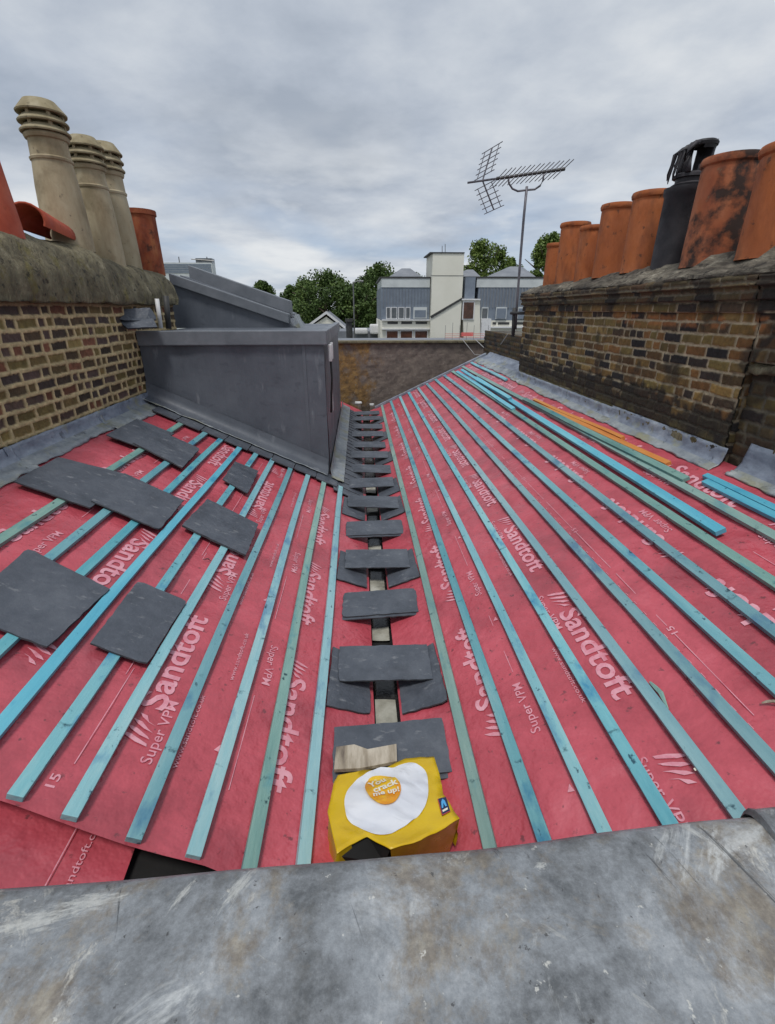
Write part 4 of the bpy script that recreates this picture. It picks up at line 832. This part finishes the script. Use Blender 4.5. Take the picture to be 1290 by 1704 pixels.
MB_ = MB().use('cable').tube([at_y(798, 560, 11.3)+Vector((-.1, 0, -.05)), at_y(805, 578, 11.0), at_y(825, 594, 10.6), at_y(812, 592, 10.3)], .008, 6); o = MB_.build('loose_cable', smooth=True); tag(o, 'pale cable draped over the far wall by the low dark stack', 'cable')
o = MB().use('cable').tube([at_y(770, 565, 11.42), at_y(790, 590, 11.40), at_y(815, 592, 11.2), at_y(832, 575, 9.8), at_y(845, 556, 8.2)], .008, 6).build('loose_cable', smooth=True); tag(o, 'thin cable looping down the far wall to the aerial bracket', 'cable')

# ------------------------------------------------------------------ TV aerial
YM = 7.72
ae = empty('tv_aerial', tuple(at_y(858, 545, YM)), 'slanted television aerial on a mast beside the right stack', 'aerial')
def q(u, v, Y=YM): return at_y(u, v, Y)
MB().use('alum').tube([q(858, 548), q(861, 500), q(867, 420), q(872, 360), q(877, 310)], .018, 10).build('mast', parent=ae, smooth=True)
MB().use('dark').tube([q(850, 521), q(880, 521, 7.5)], .022, 8).build('wall_bracket', parent=ae, smooth=True)
MB().use('dark').tube([q(856, 512), q(854, 560)], .028, 8).build('bracket_clamp', parent=ae, smooth=True)
MB().use('alum').tube([q(846, 293), q(847, 305), q(853, 314), q(862, 318), q(877, 316), q(890, 315), q(899, 309), q(904, 300), q(905, 288)], .013, 8).build('cradle', parent=ae, smooth=True)
ba, bb = q(778, 304, YM-.05), q(941, 281, YM-.35)
MB().use('alum').tube([ba, bb], .013, 8).build('boom', parent=ae, smooth=True)
bd = (bb-ba).normalized(); el = Vector((.30, -.93, .22)).normalized()
for k in range(15):
    t = .32+.66*k/14; c = ba.lerp(bb, t); L_ = .16+.02*(k % 2)
    up_ = el*L_
    MB().use('alum').tube([c-up_*.9+Vector((-.03, 0, -.045)), c, c+up_*.9+Vector((.03, 0, .045))], .0055, 5).build('director', parent=ae)
    MB().use('dark').tube([c-bd*.02, c+bd*.02], .022, 6).build('element_clip', parent=ae)
c0 = ba.lerp(bb, .16)
for s, tip in ((1, (819, 246)), (-1, (822, 349))):
    tp = q(tip[0], tip[1], YM-.05); rp_ = MB().use('alum'); rp_.tube([c0, tp], .010, 7)
    side_ = Vector((.17, -.30, .05))
    for k in range(1, 7):
        c = c0.lerp(tp, k/6.); rp_.tube([c-side_*.55, c+side_*.55], .0055, 5)
    for sg in (-.38, .38): rp_.tube([c0.lerp(tp, .15)+side_*sg, tp+side_*sg], .0055, 5)
    rp_.build('reflector', parent=ae)

# ------------------------------------------------------------------ yellow bag with the fried egg
PZ, PM = -1.345, -.33
ECX = None
def dome(p):
    d2 = (p.x-ECX.x)**2/.15**2+(p.y-ECX.y)**2/.12**2; return .018*max(0, 1-d2)**.6 if d2 < 1 else 0.
def bagp(u, v, lift=0.):
    p = on_plane(u, v, PZ, 0, PM); return p
def crease(p): return .010*abs(mnoise.noise(Vector((p.x*7+3, p.y*11, 4))))*-1.5+.012*mnoise.noise(Vector((p.x*9, p.y*9, 2)))+.006*mnoise.noise(Vector((p.x*24, p.y*20, 7)))
def sheet(pts, lift, m, name, parent, sub=3, label=None, dm=0):
    bm = bmesh.new(); vs = [bm.verts.new(p) for p in pts]; bm.faces.new(vs)
    bmesh.ops.triangulate(bm, faces=bm.faces[:])
    for _ in range(sub): bmesh.ops.subdivide_edges(bm, edges=bm.edges[:], cuts=1, use_grid_fill=True); bmesh.ops.triangulate(bm, faces=bm.faces[:])
    for v_ in bm.verts: v_.co.z += crease(v_.co)+lift+(dome(v_.co) if m in ('eggwhite', 'yolk') else 0)
    bmesh.ops.recalc_face_normals(bm, faces=bm.faces[:])
    if sum(f.normal.z for f in bm.faces) < 0: bmesh.ops.reverse_faces(bm, faces=bm.faces[:])
    bm.verts.ensure_lookup_table(); V = [v_.co.copy() for v_ in bm.verts]; F = [tuple(w.index for w in f.verts) for f in bm.faces]; bm.free()
    return MB().use(m).add(V, F).build(name, parent=parent, smooth=True)
bag = empty('shopping_bag', (.08, 1.3, -2.0), 'crumpled yellow shopping bag printed with a fried egg lying in the valley', 'shopping bag')
ECX = bagp(642, 1330)
top = [(563, 1289), (600, 1283), (640, 1277), (675, 1262), (722, 1257), (733, 1292), (738, 1322), (765, 1362), (700, 1398), (650, 1414), (611, 1391), (585, 1405), (561, 1421), (545, 1350), (556, 1300)]
tp = [bagp(u, v) for u, v in top]
panel = sheet(tp, 0, 'yellow', 'front_panel', bag, 3)
md = panel.modifiers.new('t', 'SOLIDIFY'); md.thickness = .003; md.offset = -1
# gussets: skirt from the rim of the panel down to the roof
def skirt(ids, m, nm, inn=.10, dz=.22, sub=5):
    mbx = MB().use(m); cc = sum(tp, Vector())/len(tp); L = []
    for a, b_ in zip(ids[:-1], ids[1:]):
        for k in range(sub): L.append(tp[a].lerp(tp[b_], k/sub))
    L.append(tp[ids[-1]])
    def f(i, t):
        p = L[int(i)].copy(); p.z += crease(p)-.001; t = t/5.; d = (cc-p); d.z = 0; qn = mnoise.noise(Vector((i*.7, t*4, 3)))
        return p+d*inn*t*1.0+Vector((.012*qn*(t > 0), .012*qn*(t > 0), -dz*t))
    mbx.add(*grid(f, list(range(len(L))), list(range(6)))); mbx.build(nm, parent=bag, smooth=True)
skirt([7, 8, 9], 'yellow_shaded', 'gusset'); skirt([11, 12, 13, 14, 0], 'yellow', 'gusset', -.02); skirt([0, 1, 2, 3, 4, 5, 6, 7], 'yellow', 'gusset', .02, .16)
ins = MB().use('void'); ins.add([tp[9]+Vector((0, .012, -.02)), tp[10]+Vector((0, .01, -.012)), tp[11]+Vector((0, .012, -.015)), tp[12]+Vector((.01, .01, -.03)), tp[12]+Vector((.03, .03, -.12)), tp[9]+Vector((-.02, .03, -.12))], [(0, 1, 2, 3, 4, 5)]); ins.build('opening_shade', parent=bag)  # black sheet painted as the shade inside the bag mouth
def zm(pts): return [(530+x*.2016, 1200+y*.2016) for x, y in pts]
egg = zm([(212, 660), (225, 600), (255, 550), (300, 500), (360, 455), (430, 412), (500, 378), (560, 375), (620, 378), (670, 362), (730, 345), (790, 350), (850, 375), (885, 405), (900, 450), (906, 520), (908, 600), (895, 670), (868, 730), (820, 785), (760, 832), (700, 872), (640, 905), (590, 932), (530, 940), (450, 928), (390, 900), (330, 868), (270, 835), (232, 800), (222, 740)])
def smoothc(P, n=3):
    for _ in range(n): P = [q for a, b_ in zip(P, P[1:]+P[:1]) for q in ((a[0]*.75+b_[0]*.25, a[1]*.75+b_[1]*.25), (a[0]*.25+b_[0]*.75, a[1]*.25+b_[1]*.75))]
    return P
ew = sheet([bagp(*p) for p in smoothc(egg, 1)], .0035, 'eggwhite', 'egg_white', bag, 3)
yk = []
for k in range(26):
    a = math.tau*k/26; yk.append((530+.2016*(533+148*math.cos(a)-6*math.sin(2*a)), 1200+.2016*(585+137*math.sin(a)+12*math.cos(a))))
sheet([bagp(*p) for p in yk], .0095, 'yolk', 'egg_yolk', ew, 3)
# lettering on the yolk
def bag_text(body, u0, v0, u1, v1, hpx, m, lift, bold, parent, nm):
    V, F = text_mesh(body, 1., bold); x0 = min(p.x for p in V); x1 = max(p.x for p in V); L = math.hypot(u1-u0, v1-v0); dx, dy = (u1-u0)/L, (v1-v0)/L; P = []
    for p in V:
        a = (p.x-x0)/(x1-x0)*L; b_ = p.y/.73*hpx; pt = bagp(u0+dx*a+dy*b_, v0+dy*a-dx*b_); pt.z += crease(pt)+lift+dome(pt); P.append(pt)
    MB().use(m).add(P, F).build(nm, parent=parent)
bag_text('You', 616, 1318, 643, 1305, 12, 'whiteprint', .0150, .03, ew, 'printed_word')
bag_text('crack', 623, 1327, 663, 1311, 10, 'whiteprint', .0150, .03, ew, 'printed_word')
bag_text('me up!', 622, 1334, 665, 1324, 8.5, 'whiteprint', .0150, .03, ew, 'printed_word')
# small square emblem: navy panel, pale blue arch above a white and red foot
bd_ = [bagp(*p) for p in [(728, 1333), (742, 1329), (750, 1351), (736, 1358)]]; bdg = sheet(bd_, .004, 'navy', 'emblem', bag, 2)
def bary(a, b_): return bd_[0].lerp(bd_[1], a).lerp(bd_[3].lerp(bd_[2], a), b_)
for m, P in (('sky', [(.2, .58), (.3, .25), (.5, .12), (.7, .25), (.8, .58), (.62, .58), (.5, .34), (.38, .58)]), ('whiteprint', [(.2, .68), (.8, .68), (.8, .80), (.2, .80)]), ('redprint', [(.02, .94), (.98, .94), (.98, .99), (.02, .99)]), ('redprint', [(.0, .0), (.06, .0), (.06, .94), (.0, .94)])):
    V = [bary(a, b_) for a, b_ in P]
    for v_ in V: v_.z += crease(v_)+.006
    MB().use(m).add(V, [tuple(range(len(V)))]).build('emblem_mark', parent=bdg)
bag_text('bag for life', 733, 1372, 757, 1361, 3, 'whiteprint', .004, .0, bag, 'small_print') if False else None

# ------------------------------------------------------------------ the distance
GZ = -12.
g_ = MB().use('grass').box(-900, 900, -200, 1500, GZ-.5, GZ).build('ground'); tag(g_, kind='structure')
r_ = MB().use('asphalt').box(-200, 200, 24, 31, GZ, GZ+.02).build('road'); tag(r_, kind='structure')
body = MB().use('plaster').box(-8, 8, -3, 11.3, GZ, -3.3).build('building_body'); 
tag(body, 'lower storeys of the building that carries the red roof', 'building')
# white and grey modern building
YB_ = 45.
B = empty('apartment_building', tuple(at_y(770, 560, YB_))[:2]+(GZ,), 'grey-clad building with a tall cream stair tower beyond the far wall', 'building')
def pb(name, m, u0, u1, v0, v1, y0=0., dep=8., parent=B, zb=None, sub=None):
    a = at_y(u0, v1, YB_+y0); b_ = at_y(u1, v0, YB_+y0); z0 = a.z if zb is None else zb
    return MB().use(m).box(a.x, b_.x, YB_+y0, YB_+y0+dep, z0, b_.z).build(name, parent=parent)
pb('lower_wall', 'cream', 633, 716, 533, 562, 0, 10, zb=GZ); pb('wall', 'clad', 634, 716, 478, 533, 0.05, 9.9); pb('glazed_band', 'paleband', 635, 716, 463, 478, .0, 9.6)
pb('parapet_cap', 'dark', 632, 717, 460.5, 463, -.04, 10.1)
pb('lower_wall', 'cream', 798, 915, 533, 562, 0, 10, zb=GZ); pb('wall', 'clad', 793, 915, 478, 533, .05, 9.9); pb('glazed_band', 'paleband', 793, 915, 463, 478, .0, 9.6)
pb('parapet_cap', 'dark', 791, 916, 460.5, 463, -.04, 10.1)
for u in list(np.arange(638, 716, 5.2))+list(np.arange(800, 908, 5.2)): pb('cladding_seam', 'roofgrey', u, u+.9, 479, 512, -.02, .06)
pb('stair_tower', 'cream', 716, 773, 421, 562, -.6, 4, zb=GZ); pb('tower_cap', 'dark', 715.5, 773.5, 419.5, 421.2, -.66, 4.1)
# cream flank with its raked dark capping
def q45(u, v, dy=0): return at_y(u, v, YB_-.65+dy)
mb = MB().use('cream'); P = [q45(772, 562), q45(799, 562), q45(799, 499), q45(770, 499)]; mb.prism(P, (0, 4, 0)); mb.build('stair_flank', parent=B)
mb = MB().use('dark'); P = [q45(716, 526, -.03), q45(771, 494, -.03), q45(773, 496.5, -.03), q45(718, 529.5, -.03)]; mb.prism(P, (0, .1, 0)); mb.build('raked_string', parent=B)
pb('flank_cap', 'white', 769, 800, 497, 499.5, -.8, 4.2); pb('tower_joint', 'plaster', 717, 772.5, 458.2, 458.8, -.62, .1)
f = pb('window', 'white', 769, 791, 501, 532, -.72, .15); pb('pane', 'brownglass', 771, 789, 503, 530, -.76, .1, f)
pb('upper_block', 'clad', 773, 792, 461, 497, -.3, 6)
pb('balcony_wall', 'white', 799, 818, 530, 562, -.6, 3, zb=GZ)
for u0, u1 in ((644, 649), (652, 660), (664, 672), (676, 682)):
    f = pb('window', 'white', u0-1.3, u1+1.3, 511, 531, -.10, .2); pb('pane', 'glass', u0, u1, 512, 529, -.14, .1, f)
f = pb('window', 'paleband', 688, 711, 511, 530, -.10, .2); pb('pane', 'clad', 690, 709, 516, 528, -.14, .1, f)
for u0, u1 in ((644, 662), (667, 686), (691, 711)):
    f = pb('window', 'white', u0-1.5, u1+1.5, 549, 566, -.08, .2); pb('pane', 'brownglass', u0, u1, 551, 564, -.12, .1, f)
    pb('louvre_panel', 'dark', u0+1, u1, 535, 539, -.05, .1)
pb('sill_band', 'white', 636, 716, 531.5, 533.5, -.25, .4); pb('sill_band', 'white', 636, 716, 546.5, 548.5, -.25, .4)
for u0, u1 in ((802, 812), (826, 843), (862, 878)):
    f = pb('window', 'paleband', u0-1.3, u1+1.3, 511, 531, -.10, .2); pb('pane', 'glass' if u0 < 820 else 'clad', u0, u1, 513, 530, -.14, .1, f)
for u0, u1 in ((820, 826), (829, 848), (853, 874)): pb('louvre_panel', 'dark', u0, u1, 536, 540, -.05, .1)
pb('sill_band', 'white', 800, 912, 543, 546, -.25, .4)
for u0, u1, v in ((648, 702, 447), (822, 892, 444), (762, 800, 449)):
    a = at_y(u0, 460, YB_+1); b_ = at_y(u1, 460, YB_+1); c = at_y((u0+u1)/2, v, YB_+4); w2 = (b_.x-a.x)*.14
    V = [(a.x, YB_+1, a.z), (b_.x, YB_+1, a.z), (b_.x, YB_+7, a.z), (a.x, YB_+7, a.z), (c.x-w2, YB_+3.6, c.z), (c.x+w2, YB_+3.6, c.z), (c.x+w2, YB_+4.4, c.z), (c.x-w2, YB_+4.4, c.z)]
    MB().use('roofgrey').hexa(V).build('hipped_roof', parent=B)
for u, v0 in ((736, 409), (741, 406)): MB().use('metal').tube([at_y(u, 420, YB_), at_y(u, v0, YB_)], .03, 6).build('roof_mast', parent=B)
# red safety netting in front
n_ = empty('safety_fence', tuple(at_y(775, 566, 30)), 'low red safety netting with thin posts in front of the cream tower', 'safety fence')
a = at_y(741, 560, 30); b_ = at_y(812, 560, 30)
for k in range(3): z = a.z-.08+.11*k; MB().use('redmesh').box(a.x, b_.x, 30, 30.01, z, z+.022).build('netting_rail', parent=n_)
c = at_y(768, 556, 30); MB().use('redmesh').box(c.x, c.x+.7, 29.95, 30.0, c.z-.12, c.z+.10).build('solid_panel', parent=n_)
for k in range(7): x = a.x+(b_.x-a.x)*k/6; MB().use('metal').tube([(x, 30.03, a.z-.3), (x, 30.03, a.z+.62+.15*(k % 2))], .012, 6).build('post', parent=n_)
# slim roof between
lr = MB().use('roofgrey').box(-25, 22, 26, 36, GZ, at_y(640, 580, 26).z).build('low_building'); tag(lr, 'low flat-roofed building just beyond the far wall', 'building')
# small gabled house
h_ = empty('gabled_house', tuple(at_y(543, 560, 60))[:2]+(GZ,), 'small white-gabled house before the dark trees', 'house')
def q60(u, v, dy=0): return at_y(u, v, 60+dy)
MB().use('cream').prism([q60(515, 560), q60(568, 560), q60(568, 545), q60(543, 527), q60(515, 545)], (0, 8, 0)).build('wall', parent=h_)
MB().use('plaster').box(q60(515, 560).x+.1, q60(568, 560).x-.1, 60.05, 67.9, GZ, q60(515, 558).z).build('wall', parent=h_)
for a_, b2 in (((508, 548), (543, 522.5)), ((543, 522.5), (575, 548))):
    p0, p1 = q60(*a_, -.25), q60(*b2, -.25); MB().use('white').prism([p0, p1, p1+Vector((0, 0, .30)), p0+Vector((0, 0, .30))], (0, .25, 0)).build('bargeboard', parent=h_)
    MB().use('roofgrey').prism([p0+Vector((0, .3, .05)), p1+Vector((0, .3, .05)), p1+Vector((0, .3, .25)), p0+Vector((0, .3, .25))], (0, 8.2, 0)).build('roof', parent=h_)
MB().use('white').box(q60(508, 549).x, q60(574, 549).x, 59.7, 59.95, q60(508, 551).z, q60(508, 548).z).build('fascia', parent=h_)
o = MB().use('roofgrey').box(at_y(560, 550, 52).x, at_y(640, 550, 52).x, 52, 62, GZ, at_y(600, 551, 52).z).build('low_building'); tag(o, 'grey low building between the gabled house and the cream tower building', 'building')
for lab, u0, u1, v0, v1 in (('white roof cabin left of the grey-clad building, longer one', 590, 612, 547, 556), ('white roof cabin touching the grey-clad building', 616, 634, 540, 556)):
    a = at_y(u0, v1, 50); b_ = at_y(u1, v0, 50); o = MB().use('white').box(a.x, b_.x, 50, 52, a.z, b_.z).build('roof_cabin', bevel=.15); tag(o, lab, 'roof cabin')
for lab, u, v0, hd_ in (('tall slim street lamp standing before the dark trees', 588, 470, True), ('short dark post right of the gabled house', 581, 535, False)):
    e_ = empty('street_lamp' if hd_ else 'dark_post', tuple(at_y(u, 560, 48))[:2]+(GZ,), lab, 'street lamp' if hd_ else 'post'); t = at_y(u, v0, 48)
    MB().use('metal' if hd_ else 'dark').tube([(t.x, 48, GZ), (t.x, 48, t.z)], .06 if hd_ else .3, 8).build('pole', parent=e_)
    if hd_: MB().use('metal').tube([(t.x, 48, t.z), (t.x+.4, 48, t.z+.12), (t.x+.9, 48, t.z+.1)], [.05, .05, .1], 8).build('lamp_head', parent=e_)
    else: MB().use('dark').box(t.x-.35, t.x+.35, 47.6, 48.4, t.z, t.z+.25).build('cap', parent=e_)
# far office block with a crane
e_ = empty('office_block', tuple(at_y(310, 450, 130))[:2]+(GZ,), 'distant pale glass office block behind the wedge dormer', 'building')
def q130(u, v): return at_y(u, v, 130)
a = q130(268, 456); b_ = q130(352, 437); MB().use('paleband').box(a.x, b_.x, 130, 133, GZ, b_.z).build('wall', parent=e_)
for v in (440, 444, 448, 452): a = q130(269, v); MB().use('clad').box(a.x, b_.x-.2, 129.9, 130, a.z-.25, a.z+.15).build('window_band', parent=e_)
a = q130(325, 437); MB().use('glass').box(a.x, b_.x, 130.5, 133, a.z, a.z+1.0).build('plant_room', parent=e_)
for u in (290, 338): t = q130(u, 425); MB().use('metal').tube([(t.x, 133, q130(300, 440).z), (t.x, 133, t.z)], .12, 6).build('roof_mast', parent=e_)
a = q130(318, 431); b_ = q130(356, 434); MB().use('metal').tube([a, b_], .12, 6).build('roof_rail', parent=e_)
# trees
def tree(lab, u, vt, wpx, Y, m, seed, squash=1.):
    r = random.Random(seed); t = at_y(u, vt, Y); ctr = at_y(u, 515, Y); H = t.z-GZ; R0 = wpx/2*Y*1.32/800
    e_ = empty('tree', (t.x, Y, GZ), lab, 'tree', 'trees beyond the rooftops')
    tr = MB().use('bark'); tr.tube([(t.x, Y, GZ), (t.x+.1, Y, GZ+H*.3), (t.x-.1, Y, GZ+H*.6), (t.x+.1, Y, GZ+H*.9)], [.45, .36, .24, .06], 8)
    for k in range(9):
        a = r.random()*6.28; z = GZ+H*(.35+.5*r.random()); tr.tube([(t.x, Y, z-1), (t.x+math.cos(a)*R0*.4, Y+math.sin(a)*R0*.4, z+.8), (t.x+math.cos(a)*R0*.8, Y+math.sin(a)*R0*.8, z+2)], [.16, .1, .04], 5)
    tr.build('trunk', parent=e_)
    cl = []; zc = GZ+H*.62; hz = H*.38
    for k in range(110):
        a = r.random()*6.28; cz = r.uniform(-1, 1); rad = math.sqrt(max(.02, 1-cz*cz))*(.45+.55*r.random()**.5)*(.86+.45*mnoise.noise(Vector((math.cos(a)*1.6, math.sin(a)*1.6+seed, cz*2))))
        s = R0*(.10+.22*r.random())
        cl.append((t.x+math.cos(a)*rad*(R0-s*.7), Y+math.sin(a)*rad*(R0-s*.7), zc+cz*(hz-s*.8)*squash, s))
    V = []; F = []
    for cx, cy, cz, s in cl:
        for j in range(210):
            d = Vector((r.gauss(0, 1), r.gauss(0, 1), r.gauss(0, .8))).normalized()*s*(r.random()**.45)
            p = Vector((cx, cy, cz))+d; q1 = Vector((r.gauss(0, 1), r.gauss(0, 1), r.gauss(0, .6))).normalized()*r.uniform(.10, .20); q2 = q1.cross(Vector((r.gauss(0, 1), r.gauss(0, 1), r.gauss(0, 1)))).normalized()*r.uniform(.10, .2)
            k = len(V); V += [p-q1, p+q2, p+q1, p-q2]; F.append((k, k+1, k+2, k+3))
    MB().use(m).add(V, F).build('crown', parent=e_)
tree('broad dark green tree left of the slim street lamp', 540, 447, 105, 78, 'leafdark', 1)
tree('darker shorter tree at the left end of the tree group above the dormer end', 503, 466, 62, 84, 'leafdark', 2)
tree('tall mid green tree touching the left of the grey-clad building', 633, 436, 88, 82, 'leafdark', 3)
tree('lower dark tree right behind the slim street lamp', 592, 468, 70, 74, 'leafdark', 4)
tree('yellow-green round tree right of the cream tower', 808, 394, 88, 85, 'leaflight', 5)
tree('small yellow-green tree between the round tree and the aerial mast', 851, 428, 44, 90, 'leaflight', 6)
tree('fresh green tree half hidden behind the far terracotta pots', 918, 386, 66, 72, 'leaflight', 7)
tree('small distant tree peeking over the wedge dormer', 436, 466, 48, 95, 'leafdark', 8)
tree('low green tree behind the right grey hipped roof', 884, 449, 60, 110, 'leaflight', 9)
tree('tree rising faintly behind the left hipped roof', 690, 452, 60, 105, 'leafdark', 10)
for i, (u, vt) in enumerate(((380, 498), (455, 503), (485, 500))):
    tree(['low distant tree left above the dormer coping', 'low distant tree near the middle of the dormer coping', 'low distant tree at the right end of the dormer coping'][i], u, vt, 70, 150, 'leafdark', 20+i)
